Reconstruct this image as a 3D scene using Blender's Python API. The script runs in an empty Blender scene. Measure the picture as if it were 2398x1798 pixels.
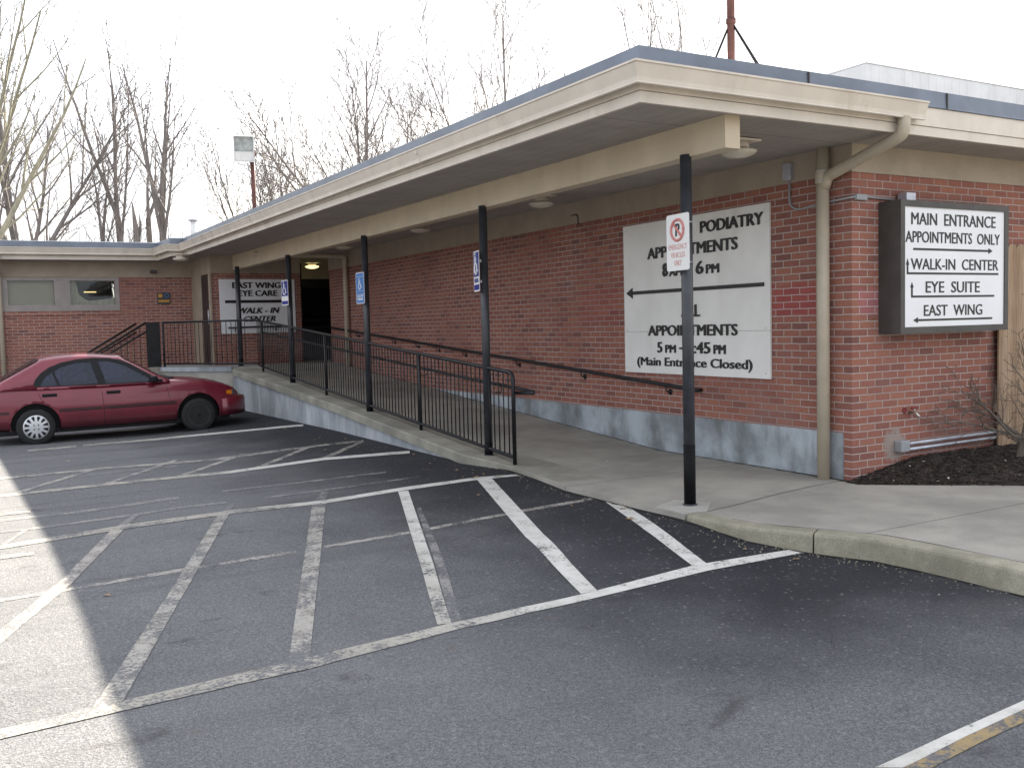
import bpy, bmesh, math, random
from mathutils import Vector, Matrix
from math import sin, cos, pi, radians

scene = bpy.context.scene
COL = scene.collection

# ---------------------------------------------------------------- camera
def look_matrix(yaw, pitch, roll, loc):
    cy, sy, cp, sp = cos(yaw), sin(yaw), cos(pitch), sin(pitch)
    f = Vector((sy*cp, cy*cp, sp)); r = Vector((cy, -sy, 0)); u = r.cross(f)
    r2 = cos(roll)*r + sin(roll)*u; u2 = -sin(roll)*r + cos(roll)*u
    m = Matrix((r2, u2, -f)).transposed().to_4x4()
    m.translation = loc
    return m
camd = bpy.data.cameras.new('camera'); cam = bpy.data.objects.new('camera', camd); COL.objects.link(cam)
camd.sensor_width = 36.0; camd.lens = 36.0*2212/2398; camd.clip_end = 2000; camd.clip_start = 0.05
cam.matrix_world = look_matrix(radians(29.70), radians(-3.562), radians(-1.406), (-6.975, -5.948, 1.511))
scene.camera = cam

# ---------------------------------------------------------------- world, sun, exposure
SUN = Vector((1.045, 1.15, 1.0)).normalized()
w = bpy.data.worlds.new('World'); scene.world = w; w.use_nodes = True
nt = w.node_tree; nt.nodes.clear()
sky = nt.nodes.new('ShaderNodeTexSky'); sky.sky_type = 'NISHITA'; sky.sun_disc = False
sky.sun_elevation = math.asin(SUN.z); sky.sun_rotation = math.atan2(SUN.x, SUN.y)
sky.air_density = 1.0; sky.dust_density = 3.0; sky.ozone_density = 1.0
bg = nt.nodes.new('ShaderNodeBackground'); bg.inputs['Strength'].default_value = 0.12
out = nt.nodes.new('ShaderNodeOutputWorld')
# thin bright cloud over most of the sky
tcw = nt.nodes.new('ShaderNodeTexCoord'); nz = nt.nodes.new('ShaderNodeTexNoise'); nz.inputs['Scale'].default_value = 3.0; nz.inputs['Detail'].default_value = 6
mpw = nt.nodes.new('ShaderNodeMapping'); mpw.inputs['Scale'].default_value = (1, 1, 3); nt.links.new(tcw.outputs['Generated'], mpw.inputs[0]); nt.links.new(mpw.outputs[0], nz.inputs['Vector'])
crw = nt.nodes.new('ShaderNodeValToRGB'); crw.color_ramp.elements[0].position = 0.30; crw.color_ramp.elements[1].position = 0.52
crw.color_ramp.elements[0].color = (.45, .45, .45, 1); crw.color_ramp.elements[1].color = (.97, .97, .97, 1); nt.links.new(nz.outputs['Fac'], crw.inputs[0])
cl = nt.nodes.new('ShaderNodeMix'); cl.data_type = 'RGBA'; nt.links.new(nz.outputs['Fac'], cl.inputs[0]); cl.inputs[6].default_value = (2.76, 2.86, 3.06, 1); cl.inputs[7].default_value = (3.15, 3.14, 3.2, 1)
mxw = nt.nodes.new('ShaderNodeMix'); mxw.data_type = 'RGBA'; nt.links.new(crw.outputs[0], mxw.inputs[0]); nt.links.new(sky.outputs[0], mxw.inputs[6]); nt.links.new(cl.outputs[2], mxw.inputs[7])
nt.links.new(mxw.outputs[2], bg.inputs[0]); nt.links.new(bg.outputs[0], out.inputs[0])
sund = bpy.data.lights.new('sun', 'SUN'); sun = bpy.data.objects.new('sun', sund); COL.objects.link(sun)
sund.energy = 5.0; sund.angle = radians(0.5); sund.color = (1.0, 0.91, 0.76)
sun.rotation_euler = (-SUN).to_track_quat('-Z', 'Y').to_euler(); sun.location = SUN*40
vs = scene.view_settings; vs.view_transform = 'Standard'; vs.look = 'None'; vs.gamma = 1.0; vs.use_curve_mapping = False
vs.exposure = 2.0

# ---------------------------------------------------------------- material helpers
class NT:
    def __init__(self, name):
        self.m = bpy.data.materials.new(name); self.m.use_nodes = True
        self.t = self.m.node_tree; self.b = self.t.nodes['Principled BSDF']
        self.pos = None
    def n(self, typ, **kw):
        nd = self.t.nodes.new('ShaderNode'+typ)
        for k, v in kw.items():
            if hasattr(nd, k): setattr(nd, k, v)
        return nd
    def link(self, a, b): self.t.links.new(a, b)
    def P(self):
        if self.pos is None: self.pos = self.n('NewGeometry').outputs['Position']
        return self.pos
    def val(self, sock, v):
        if hasattr(v, 'is_output') or isinstance(v, bpy.types.NodeSocket): self.link(v, sock)
        else:
            if isinstance(v, tuple) and len(v) == 3 and sock.type == 'RGBA': v = v+(1,)
            sock.default_value = v
    def math(self, op, a, b=0.0, c=None, clamp=False):
        nd = self.n('Math', operation=op, use_clamp=clamp)
        self.val(nd.inputs[0], a); self.val(nd.inputs[1], b)
        if c is not None: self.val(nd.inputs[2], c)
        return nd.outputs[0]
    def sstep(self, x, a, b):
        nd = self.n('MapRange', interpolation_type='SMOOTHSTEP')
        self.val(nd.inputs['Value'], x); nd.inputs['From Min'].default_value = a; nd.inputs['From Max'].default_value = b
        return nd.outputs[0]
    def mix(self, f, a, b, mode='MIX'):
        nd = self.n('Mix', data_type='RGBA', blend_type=mode)
        self.val(nd.inputs[0], f); self.val(nd.inputs[6], a); self.val(nd.inputs[7], b)
        return nd.outputs[2]
    def noise(self, scale, detail=4, rough=0.55, vec=None, stretch=None, dist=0.0):
        v = vec if vec is not None else self.P()
        if stretch:
            mp = self.n('Mapping'); self.link(v, mp.inputs[0]); mp.inputs['Scale'].default_value = stretch; v = mp.outputs[0]
        nd = self.n('TexNoise'); self.link(v, nd.inputs['Vector'])
        nd.inputs['Scale'].default_value = scale; nd.inputs['Detail'].default_value = detail
        nd.inputs['Roughness'].default_value = rough; nd.inputs['Distortion'].default_value = dist
        return nd.outputs['Fac']
    def voro(self, scale, vec=None, feature='F1', out='Distance'):
        nd = self.n('TexVoronoi', feature=feature); self.link(vec if vec is not None else self.P(), nd.inputs['Vector'])
        nd.inputs['Scale'].default_value = scale
        return nd.outputs[out]
    def xyz(self):
        s = self.n('SeparateXYZ'); self.link(self.P(), s.inputs[0]); return s.outputs
    def ramp(self, f, stops, interp='LINEAR'):
        nd = self.n('ValToRGB'); self.link(f, nd.inputs[0]); cr = nd.color_ramp; cr.interpolation = interp
        while len(cr.elements) < len(stops): cr.elements.new(0.5)
        for e, (p, c) in zip(cr.elements, stops):
            e.position = p; e.color = tuple(c)+(1,) if len(c) == 3 else c
        return nd.outputs[0]
    def base(self, c): self.val(self.b.inputs['Base Color'], c)
    def rough(self, r): self.val(self.b.inputs['Roughness'], r)
    def bump(self, h, strength=0.3, dist=0.01):
        nd = self.n('Bump'); nd.inputs['Strength'].default_value = strength; nd.inputs['Distance'].default_value = dist
        self.link(h, nd.inputs['Height']); self.link(nd.outputs[0], self.b.inputs['Normal'])

def paint(name, col, rough=0.5, var=0.15, scale=6, metal=0.0, dirt=None, spec=0.5, coat=0.0, bump=0.0, fine=0.0):
    k = NT(name)
    f = k.noise(scale, 5)
    c = k.mix(k.sstep(f, 0.35, 0.7), tuple(x*(1-var) for x in col), tuple(min(1, x*(1+var)) for x in col))
    if fine: c = k.mix(k.sstep(k.noise(scale*18, 2), 0.4, 0.62), c, k.mix(1.0, c, (1-fine,)*3, 'MULTIPLY'))
    if dirt:
        d = k.noise(2.2, 6, 0.65, stretch=(1, 1, 0.25))
        c = k.mix(k.sstep(d, 0.52, 0.78), c, dirt)
    k.base(c); k.rough(rough); k.b.inputs['Metallic'].default_value = metal
    k.b.inputs['Specular IOR Level'].default_value = spec
    if coat: k.b.inputs['Coat Weight'].default_value = coat; k.b.inputs['Coat Roughness'].default_value = 0.06
    if bump: k.bump(k.noise(scale*12, 3), bump, 0.004)
    return k.m

def m_asphalt_color(k):
    """sealed dark patch along the walk, older greyer asphalt towards the lot"""
    s = k.xyz()
    warp = k.noise(0.9, 4)
    xx = k.math('ADD', s[0], k.math('MULTIPLY', k.math('SUBTRACT', warp, 0.5), 2.2))
    yy = k.math('ADD', s[1], k.math('MULTIPLY', k.math('SUBTRACT', k.noise(1.3, 4), 0.5), 2.0))
    dark = k.math('MULTIPLY', k.sstep(xx, -5.4, -2.6), k.math('ADD', 0.12, k.math('MULTIPLY', k.sstep(yy, -4.0, -1.6), 0.88)))
    big = k.noise(0.6, 5, 0.6)
    c = k.mix(dark, (0.172, 0.175, 0.182), (0.029, 0.030, 0.036))
    c = k.mix(k.sstep(big, 0.3, 0.75), k.mix(1.0, c, (0.78, 0.78, 0.8), 'MULTIPLY'), c)
    ag = k.noise(150, 3, 0.6); v = k.voro(62, out='Color')
    sp = k.n('SeparateXYZ'); k.link(v, sp.inputs[0])
    agg = k.math('MULTIPLY', k.sstep(ag, 0.36, 0.66), 1.0)
    amp = k.mix(dark, (1.38, 1.38, 1.37), (1.28, 1.28, 1.3)); low = (0.66, 0.66, 0.67)
    c = k.mix(1.0, c, k.mix(agg, low, amp), 'MULTIPLY')
    a2 = k.noise(55, 3, 0.75); c = k.mix(1.0, c, k.mix(k.sstep(a2, 0.38, 0.62), (0.80, 0.80, 0.81), (1.16, 1.16, 1.15)), 'MULTIPLY')
    c = k.mix(k.math('MULTIPLY', k.sstep(sp.outputs[0], 0.97, 0.985), 0.3), c, (0.30, 0.29, 0.28))
    # pale scuffs and oil stains
    sc = k.noise(3.2, 7, 0.7, stretch=(1, 2.2, 1))
    c = k.mix(k.math('MULTIPLY', k.sstep(sc, 0.62, 0.76), 0.35), c, (0.19, 0.19, 0.2))
    st = k.noise(1.6, 6, 0.7, dist=0.4, stretch=(1, 1.9, 1))
    c = k.mix(k.math('MULTIPLY', k.sstep(st, 0.60, 0.72), 0.55), c, (0.030, 0.028, 0.028))
    br_ = k.noise(2.3, 6, 0.7, dist=0.3, stretch=(1.2, 2.4, 1))
    c = k.mix(k.math('MULTIPLY', k.sstep(br_, 0.62, 0.74), 0.4), c, (0.15, 0.115, 0.085))
    ty_ = k.noise(0.7, 4, 0.6, stretch=(.25, 2.2, 1))
    c = k.mix(k.math('MULTIPLY', k.sstep(ty_, 0.52, 0.70), 0.30), c, (0.05, 0.05, 0.053))
    return c, ag

def m_asphalt():
    k = NT('asphalt'); c, ag = m_asphalt_color(k)
    k.base(c); k.rough(0.88); k.b.inputs['Specular IOR Level'].default_value = 0.35
    h = k.math('ADD', ag, k.math('MULTIPLY', k.voro(70), 0.6))
    k.bump(h, 0.5, 0.010)
    return k.m

def m_marking(name, col, cover, grime, grad=False):
    k = NT(name); a, ag = m_asphalt_color(k)
    p = k.mix(k.sstep(k.noise(9, 5, 0.65), 0.35, 0.7), col, tuple(x*g for x, g in zip(col, grime)))
    wear = k.math('ADD', k.math('MULTIPLY', k.noise(45, 4, 0.7), 0.55), k.math('MULTIPLY', k.noise(4.5, 5, 0.65), 0.45))
    if grad:      # older paint towards the left of the lot
        g_ = k.sstep(k.math('MULTIPLY', k.math('ADD', k.xyz()[0], k.math('MULTIPLY', k.math('SUBTRACT', k.noise(1.5, 3), .5), .8)), -1.0), 3.4, 5.4)
        p = k.mix(g_, p, k.mix(1.0, p, (.60, .575, .53), 'MULTIPLY'))
        wear = k.math('ADD', wear, k.math('MULTIPLY', g_, .075))
    f = k.sstep(wear, cover-0.04, cover+0.05)
    k.base(k.mix(f, p, a)); k.rough(0.8)
    k.bump(ag, 0.5, 0.01)
    return k.m

def m_brick():
    k = NT('brick'); s = k.xyz()
    g = k.n('NewGeometry'); ns = k.n('SeparateXYZ'); k.link(g.outputs['Normal'], ns.inputs[0])
    isx = k.math('GREATER_THAN', k.math('ABSOLUTE', ns.outputs[0]), 0.5)
    h = k.math('ADD', k.math('MULTIPLY', isx, s[1]), k.math('MULTIPLY', k.math('SUBTRACT', 1.0, isx), s[0]))
    wob = k.math('MULTIPLY', k.math('SUBTRACT', k.noise(6, 2), 0.5), 0.006)
    cb = k.n('CombineXYZ'); k.link(k.math('ADD', h, 0.11), cb.inputs[0]); k.link(k.math('ADD', k.math('ADD', s[2], 0.0235), wob), cb.inputs[1])
    br = k.n('TexBrick', offset=0.5, squash=1.0)
    k.link(cb.outputs[0], br.inputs['Vector'])
    for n_, v in (('Color1', (0, 0, 0, 1)), ('Color2', (1, 1, 1, 1)), ('Mortar', (0.5, 0.5, 0.5, 1)), ('Scale', 1.0), ('Mortar Size', 0.0058), ('Mortar Smooth', 0.25), ('Bias', 0.0), ('Brick Width', 0.2097), ('Row Height', 0.0677)):
        br.inputs[n_].default_value = v
    rnd = k.n('SeparateXYZ'); k.link(br.outputs['Color'], rnd.inputs[0])
    col = k.ramp(rnd.outputs[0], [(0.0, (0.20, 0.096, 0.082)), (0.12, (0.25, 0.110, 0.088)), (0.35, (0.285, 0.120, 0.092)), (0.6, (0.315, 0.134, 0.099)), (0.85, (0.34, 0.152, 0.108)), (1.0, (0.275, 0.128, 0.106))])
    n1 = k.noise(30, 4, 0.65)
    col = k.mix(1.0, col, k.mix(n1, (0.72, 0.7, 0.7), (1.25, 1.25, 1.25)), 'MULTIPLY')
    eff = k.noise(1.4, 5, 0.6)
    col = k.mix(k.math('MULTIPLY', k.sstep(eff, 0.5, 0.8), 0.25), col, (0.33, 0.26, 0.25))
    mort = k.mix(k.noise(20, 3), (0.38, 0.31, 0.29), (0.54, 0.465, 0.44))
    dk = k.sstep(k.noise(0.8, 4, 0.6), 0.42, 0.66)
    mort = k.mix(k.math('MULTIPLY', dk, 0.55), mort, (0.2, 0.15, 0.14))
    # painted-over patches (cleaned graffiti)
    def box(a, a0, a1, z0, z1, only):
        e = k.math('MULTIPLY', k.math('SUBTRACT', k.noise(9, 3), 0.5), 0.16)
        aa = k.math('ADD', a, e); zz = k.math('ADD', s[2], e)
        f = k.math('MULTIPLY', k.sstep(aa, a0-.05, a0+.04), k.math('SUBTRACT', 1.0, k.sstep(aa, a1-.04, a1+.05)))
        f = k.math('MULTIPLY', f, k.math('MULTIPLY', k.sstep(zz, z0-.03, z0+.03), k.math('SUBTRACT', 1.0, k.sstep(zz, z1-.03, z1+.03))))
        return k.math('MULTIPLY', f, only)
    notx = k.math('SUBTRACT', 1.0, isx)
    near = k.math('LESS_THAN', s[1], 8.0)
    p1 = box(s[1], 0.42, 0.98, 1.54, 1.84, k.math('MULTIPLY', isx, near)); p2 = box(s[1], 3.55, 4.4, 1.5, 1.95, k.math('MULTIPLY', isx, near)); p3 = box(s[0], 0.09, 0.6, 1.53, 1.76, k.math('MULTIPLY', notx, near))
    stain = k.math('MULTIPLY', k.math('ADD', p1, k.math('MULTIPLY', p2, 0.4), clamp=True), 0.6)
    col = k.mix(stain, col, (0.34, 0.06, 0.065)); mort = k.mix(k.math('MULTIPLY', stain, 0.5), mort, (0.5, 0.3, 0.33))
    col = k.mix(k.math('MULTIPLY', p3, 0.55), col, (0.42, 0.16, 0.18)); mort = k.mix(k.math('MULTIPLY', p3, 0.5), mort, (0.6, 0.42, 0.46))
    # mortar smear by the pipe on the end wall
    dx = k.math('SUBTRACT', s[0], 0.58); dz = k.math('SUBTRACT', s[2], 0.29)
    d2 = k.math('ADD', k.math('MULTIPLY', dx, dx), k.math('MULTIPLY', dz, dz))
    sm = k.math('MULTIPLY', k.math('SUBTRACT', 1.0, k.sstep(k.math('ADD', d2, k.math('MULTIPLY', k.math('SUBTRACT', k.noise(14, 4), 0.5), 0.05)), 0.012, 0.034)), k.math('MULTIPLY', notx, near))
    fin = k.mix(br.outputs['Fac'], col, mort)
    fin = k.mix(k.math('MULTIPLY', sm, 0.75), fin, (0.33, 0.3, 0.27))
    k.base(fin); k.rough(0.9); k.b.inputs['Specular IOR Level'].default_value = 0.25
    hh = k.math('SUBTRACT', k.math('MULTIPLY', k.noise(60, 3), 0.35), br.outputs['Fac'])
    k.bump(hh, 0.8, 0.006)
    return k.m

def m_concrete(name, c0, c1, scale=1.4, stretch=None, joints=None, speck=0.5, rough=0.9, stain=None):
    k = NT(name)
    f = k.noise(scale, 7, 0.62, stretch=stretch)
    c = k.mix(k.sstep(f, 0.33, 0.68), c0, c1)
    g = k.noise(95, 3, 0.6)
    c = k.mix(1.0, c, k.mix(g, (1-0.45*speck,)*3, (1+0.42*speck,)*3), 'MULTIPLY')
    d = k.noise(4.2, 6, 0.7)
    c = k.mix(k.math('MULTIPLY', k.sstep(d, 0.55, 0.8), 0.35), c, tuple(x*0.55 for x in c0))
    if stain:
        e = k.noise(1.7, 6, 0.7, stretch=(1.6, 1.6, 0.22))
        c = k.mix(k.math('MULTIPLY', k.sstep(e, 0.5, 0.72), 0.85), c, stain)
    if joints:
        s = k.xyz(); ax, period, off = joints
        t = k.math('ABSOLUTE', k.math('SUBTRACT', k.math('FRACT', k.math('DIVIDE', k.math('ADD', s[ax], off), period)), 0.5))
        j = k.math('LESS_THAN', t, 0.006/period)
        c = k.mix(k.math('MULTIPLY', j, 0.75), c, (0.05, 0.048, 0.045))
    k.base(c); k.rough(rough); k.bump(g, 0.35, 0.006)
    return k.m

def m_soffit():
    k = NT('soffit_paint'); s = k.xyz(); f = k.noise(2.5, 5, 0.6)
    c = k.mix(k.sstep(f, .3, .7), (0.33, 0.30, 0.28), (0.40, 0.365, 0.335))
    for ax, per, wd in ((1, 2.44, .010), (0, .152, .0035)):
        t = k.math('ABSOLUTE', k.math('SUBTRACT', k.math('FRACT', k.math('DIVIDE', k.math('ADD', s[ax], 50.0), per)), .5))
        c = k.mix(k.math('MULTIPLY', k.math('LESS_THAN', t, wd/per), .45), c, (.10, .09, .085))
    st = k.noise(1.2, 6, .7); c = k.mix(k.math('MULTIPLY', k.sstep(st, .55, .75), .35), c, (.22, .18, .15))
    k.base(c); k.rough(.75); return k.m

def m_flat(name, col, rough=0.6, emit=0.0, metal=0.0, spec=0.5):
    k = NT(name)
    c = k.mix(k.noise(25, 3), tuple(x*0.93 for x in col), tuple(min(1.0, x*1.06) for x in col))
    k.base(c); k.rough(rough); k.b.inputs['Metallic'].default_value = metal; k.b.inputs['Specular IOR Level'].default_value = spec
    if emit:
        k.val(k.b.inputs['Emission Color'], c); k.b.inputs['Emission Strength'].default_value = emit
    return k.m

def m_glass(name, tint, refl, rough=0.03):
    k = NT(name); t = k.t
    tr = k.n('BsdfTransparent'); tr.inputs[0].default_value = tint+(1,)
    gl = k.n('BsdfGlossy'); gl.inputs['Roughness'].default_value = rough; gl.inputs[0].default_value = (0.9, 0.95, 1, 1)
    fr = k.n('Fresnel'); fr.inputs[0].default_value = 1.5
    fac = k.math('MULTIPLY', fr.outputs[0], refl, clamp=True)
    mx = k.n('MixShader'); k.link(fac, mx.inputs[0]); k.link(tr.outputs[0], mx.inputs[1]); k.link(gl.outputs[0], mx.inputs[2])
    k.link(mx.outputs[0], t.nodes['Material Output'].inputs[0])
    return k.m

def m_bark(name, c0, c1):
    k = NT(name); f = k.noise(7, 5, 0.65, stretch=(1, 1, 0.3))
    k.base(k.mix(k.sstep(f, 0.3, 0.7), c0, c1)); k.rough(0.95); k.bump(f, 0.6, 0.02); return k.m

def m_wood():
    k = NT('fence_wood'); s = k.xyz()
    f = k.noise(5, 6, 0.6, stretch=(14, 14, 0.7), dist=0.3)
    pid = k.math('FLOOR', k.math('DIVIDE', s[0], 0.143)); wn = k.n('TexWhiteNoise', noise_dimensions='1D'); k.link(pid, wn.inputs['W'])
    c = k.mix(k.sstep(f, 0.3, 0.7), (0.27, 0.175, 0.105), (0.43, 0.315, 0.22))
    c = k.mix(1.0, c, k.mix(wn.outputs[0], (0.72, 0.68, 0.64), (1.1, 1.1, 1.1)), 'MULTIPLY')
    kn = k.voro(5, out='Distance'); c = k.mix(k.math('SUBTRACT', 1.0, k.sstep(kn, 0.04, 0.075)), c, (0.10, 0.055, 0.03))
    k.base(c); k.rough(0.85); k.bump(f, 0.3, 0.004); return k.m

def m_mulch():
    k = NT('mulch'); f = k.noise(26, 5, 0.7, stretch=(1, 2.2, 1)); v = k.voro(45, out='Color'); s = k.n('SeparateXYZ'); k.link(v, s.inputs[0])
    c = k.mix(k.sstep(f, 0.35, 0.68), (0.010, 0.008, 0.007), (0.06, 0.042, 0.033))
    c = k.mix(k.math('MULTIPLY', k.sstep(s.outputs[0], 0.94, 0.97), 0.6), c, (0.17, 0.13, 0.10))
    k.base(c); k.rough(1.0); k.bump(f, 1.0, 0.03); return k.m

def m_car():
    k = NT('car_paint'); f = k.noise(1.5, 4)
    fl = k.noise(900, 1)
    c = k.mix(k.sstep(f, 0.3, 0.7), (0.17, 0.014, 0.032), (0.21, 0.018, 0.038))
    s = k.xyz(); low_tone = k.math('MULTIPLY', k.math('SUBTRACT', 1.0, k.sstep(k.math('ADD', s[2], k.math('MULTIPLY', k.noise(6, 4), 0.2)), 0.08, 0.50)), 0.75)
    c = k.mix(low_tone, c, (0.040, 0.013, 0.017))  # body colour blends to a darker maroon towards the bottom
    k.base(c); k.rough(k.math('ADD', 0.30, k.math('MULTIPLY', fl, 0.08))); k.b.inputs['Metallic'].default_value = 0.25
    k.b.inputs['Coat Weight'].default_value = 0.7; k.b.inputs['Coat Roughness'].default_value = 0.08
    return k.m

MAT = dict(
    asphalt=m_asphalt(), brick=m_brick(),
    mark0=m_marking('white_line', (0.66, 0.65, 0.62), 0.585, (0.82, 0.82, 0.8), True),
    mark1=m_marking('worn_line', (0.40, 0.38, 0.35), 0.50, (0.75, 0.72, 0.68)),
    mark2=m_marking('faded_line', (0.27, 0.26, 0.255), 0.475, (0.85, 0.82, 0.8)),
    marky=m_marking('yellow_line', (0.34, 0.25, 0.125), 0.50, (0.8, 0.85, 1.0)),
    walk=m_concrete('walk_concrete', (0.265, 0.252, 0.226), (0.41, 0.388, 0.345), 0.9, joints=(1, 2.9, 0.05), speck=0.7),
    pad=m_concrete('pad_concrete', (0.33, 0.32, 0.29), (0.42, 0.41, 0.375), 1.2, speck=0.5),
    kerb=m_concrete('kerb_stone', (0.24, 0.228, 0.172), (0.39, 0.365, 0.285), 2.5, speck=1.1),
    cap=m_concrete('curb_concrete', (0.21, 0.205, 0.175), (0.35, 0.335, 0.28), 1.6, speck=0.7),
    rwall=m_concrete('wall_concrete', (0.25, 0.275, 0.30), (0.46, 0.49, 0.52), 1.9, stretch=(1, 1, 0.4), speck=0.3, stain=(0.20, 0.205, 0.20)),
    found=m_concrete('foundation_paint', (0.17, 0.19, 0.20), (0.46, 0.51, 0.56), 1.5, stretch=(1, 1, 0.75), speck=0.4, stain=(0.15, 0.16, 0.16)),
    tan=paint('tan_paint', (0.375, 0.31, 0.24), 0.6, 0.08, 3, fine=0.06),
    cream=paint('cream_paint', (0.655, 0.59, 0.51), 0.45, 0.06, 3, dirt=(0.47, 0.40, 0.325)),
    beam=paint('beam_paint', (0.56, 0.47, 0.34), 0.5, 0.06, 3, dirt=(0.46, 0.37, 0.26)),
    soffit=m_soffit(),
    pipe=paint('downspout_paint', (0.46, 0.40, 0.31), 0.45, 0.06, 5),
    edge=paint('roof_metal', (0.16, 0.185, 0.23), 0.38, 0.12, 3, metal=0.3),
    roof=paint('roof_membrane', (0.12, 0.12, 0.125), 0.9, 0.2, 3),
    black=paint('black_metal', (0.012, 0.0125, 0.015), 0.42, 0.3, 14, bump=0.15, spec=0.4),
    baseb=paint('base_paint', (0.006, 0.006, 0.007), 0.6, 0.2, 14, spec=0.15),
    post=paint('post_paint', (0.036, 0.039, 0.048), 0.36, 0.2, 8, bump=0.12, spec=0.55),
    grey=paint('grey_paint', (0.33, 0.34, 0.36), 0.5, 0.08, 5),
    frame=paint('window_frame', (0.30, 0.265, 0.25), 0.5, 0.08, 5),
    signw=paint('sign_panel', (0.83, 0.825, 0.80), 0.5, 0.04, 2.5, dirt=(0.72, 0.71, 0.67)),
    signr=paint('sign_face', (0.80, 0.81, 0.84), 0.35, 0.03, 2),
    boxm=paint('sign_box', (0.060, 0.056, 0.052), 0.5, 0.15, 6),
    ink=m_flat('black_letters', (0.012, 0.012, 0.013), 0.45),
    white=m_flat('white_paint', (0.80, 0.80, 0.79), 0.5),
    blue=m_flat('sign_blue', (0.018, 0.03, 0.25), 0.4),
    blue2=m_flat('sign_light_blue', (0.045, 0.19, 0.50), 0.4),
    pink=m_flat('faded_red', (0.62, 0.24, 0.22), 0.5),
    pinkl=m_flat('faded_red_letters', (0.68, 0.42, 0.40), 0.5),
    penth=paint('white_metal', (0.82, 0.82, 0.82), 0.45, 0.05, 4, dirt=(0.62, 0.62, 0.6)),
    rust=paint('red_primer', (0.135, 0.055, 0.046), 0.7, 0.2, 8),
    lampg=m_flat('lamp_glass', (0.62, 0.58, 0.48), 0.25),
    lit=m_flat('lit_lamp', (1.0, 0.86, 0.42), 0.4, emit=0.42),
    tube=m_flat('lit_tube', (1.0, 0.72, 0.33), 0.4, emit=0.5),
    lens=paint('lamp_lens', (0.42, 0.45, 0.45), 0.15, 0.2, 9),
    dark=m_flat('dark_interior', (0.012, 0.012, 0.014), 0.7),
    door=paint('door_bronze', (0.016, 0.016, 0.018), 0.35, 0.2, 6),
    glass=m_glass('window_glass', (0.80, 0.82, 0.80), 0.7),
    cglass=m_glass('car_glass', (0.50, 0.58, 0.76), 0.8, 0.04),
    cglass2=paint('car_window', (0.05, 0.065, 0.10), 0.06, 0.25, 3, spec=0.8, coat=0.3),
    blind=paint('blind', (0.62, 0.55, 0.44), 0.7, 0.04, 2),
    wood=m_wood(), mulch=m_mulch(),
    bark=m_bark('bark', (0.15, 0.13, 0.12), (0.27, 0.235, 0.215)),
    barkp=m_bark('pale_bark', (0.24, 0.225, 0.17), (0.40, 0.375, 0.29)),
    twig=m_bark('twig', (0.19, 0.17, 0.165), (0.27, 0.245, 0.235)),
    shrub=m_bark('shrub_bark', (0.10, 0.083, 0.068), (0.19, 0.16, 0.13)),
    carp=m_car(), moulding=paint('moulding_paint', (0.045, 0.008, 0.013), 0.45, 0.1, 8), rubber=paint('rubber', (0.018, 0.018, 0.019), 0.8, 0.2, 10),
    trim=paint('black_trim', (0.008, 0.008, 0.010), 0.5, 0.15, 8, spec=0.25),
    silver=paint('hubcap', (0.62, 0.63, 0.66), 0.3, 0.06, 9, metal=0.4), steel=paint('steel_wheel', (0.085, 0.088, 0.095), 0.4, 0.2, 9),
    amber=m_flat('amber_lens', (0.75, 0.22, 0.015), 0.15), lamp=m_flat('headlamp', (0.12, 0.13, 0.14), 0.08),
    brass=paint('spigot_metal', (0.45, 0.42, 0.38), 0.3, 0.1, 20, metal=0.8), red=m_flat('red_enamel', (0.20, 0.025, 0.03), 0.5),
    galv=paint('galvanised', (0.50, 0.52, 0.58), 0.35, 0.1, 12, metal=0.5),
    leaf=paint('dry_leaf', (0.36, 0.25, 0.15), 0.9, 0.3, 30), paper=paint('paper', (0.62, 0.58, 0.52), 0.9, 0.1, 20),
    grass=paint('dry_grass', (0.13, 0.115, 0.06), 1.0, 0.4, 1.2), seat=paint('seat_cloth', (0.10, 0.10, 0.115), 0.9, 0.15, 10),
    orange=m_flat('orange_paint', (0.55, 0.28, 0.05), 0.5), joint=m_flat('dark_joint', (0.025, 0.023, 0.021), 1.0),
)

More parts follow.
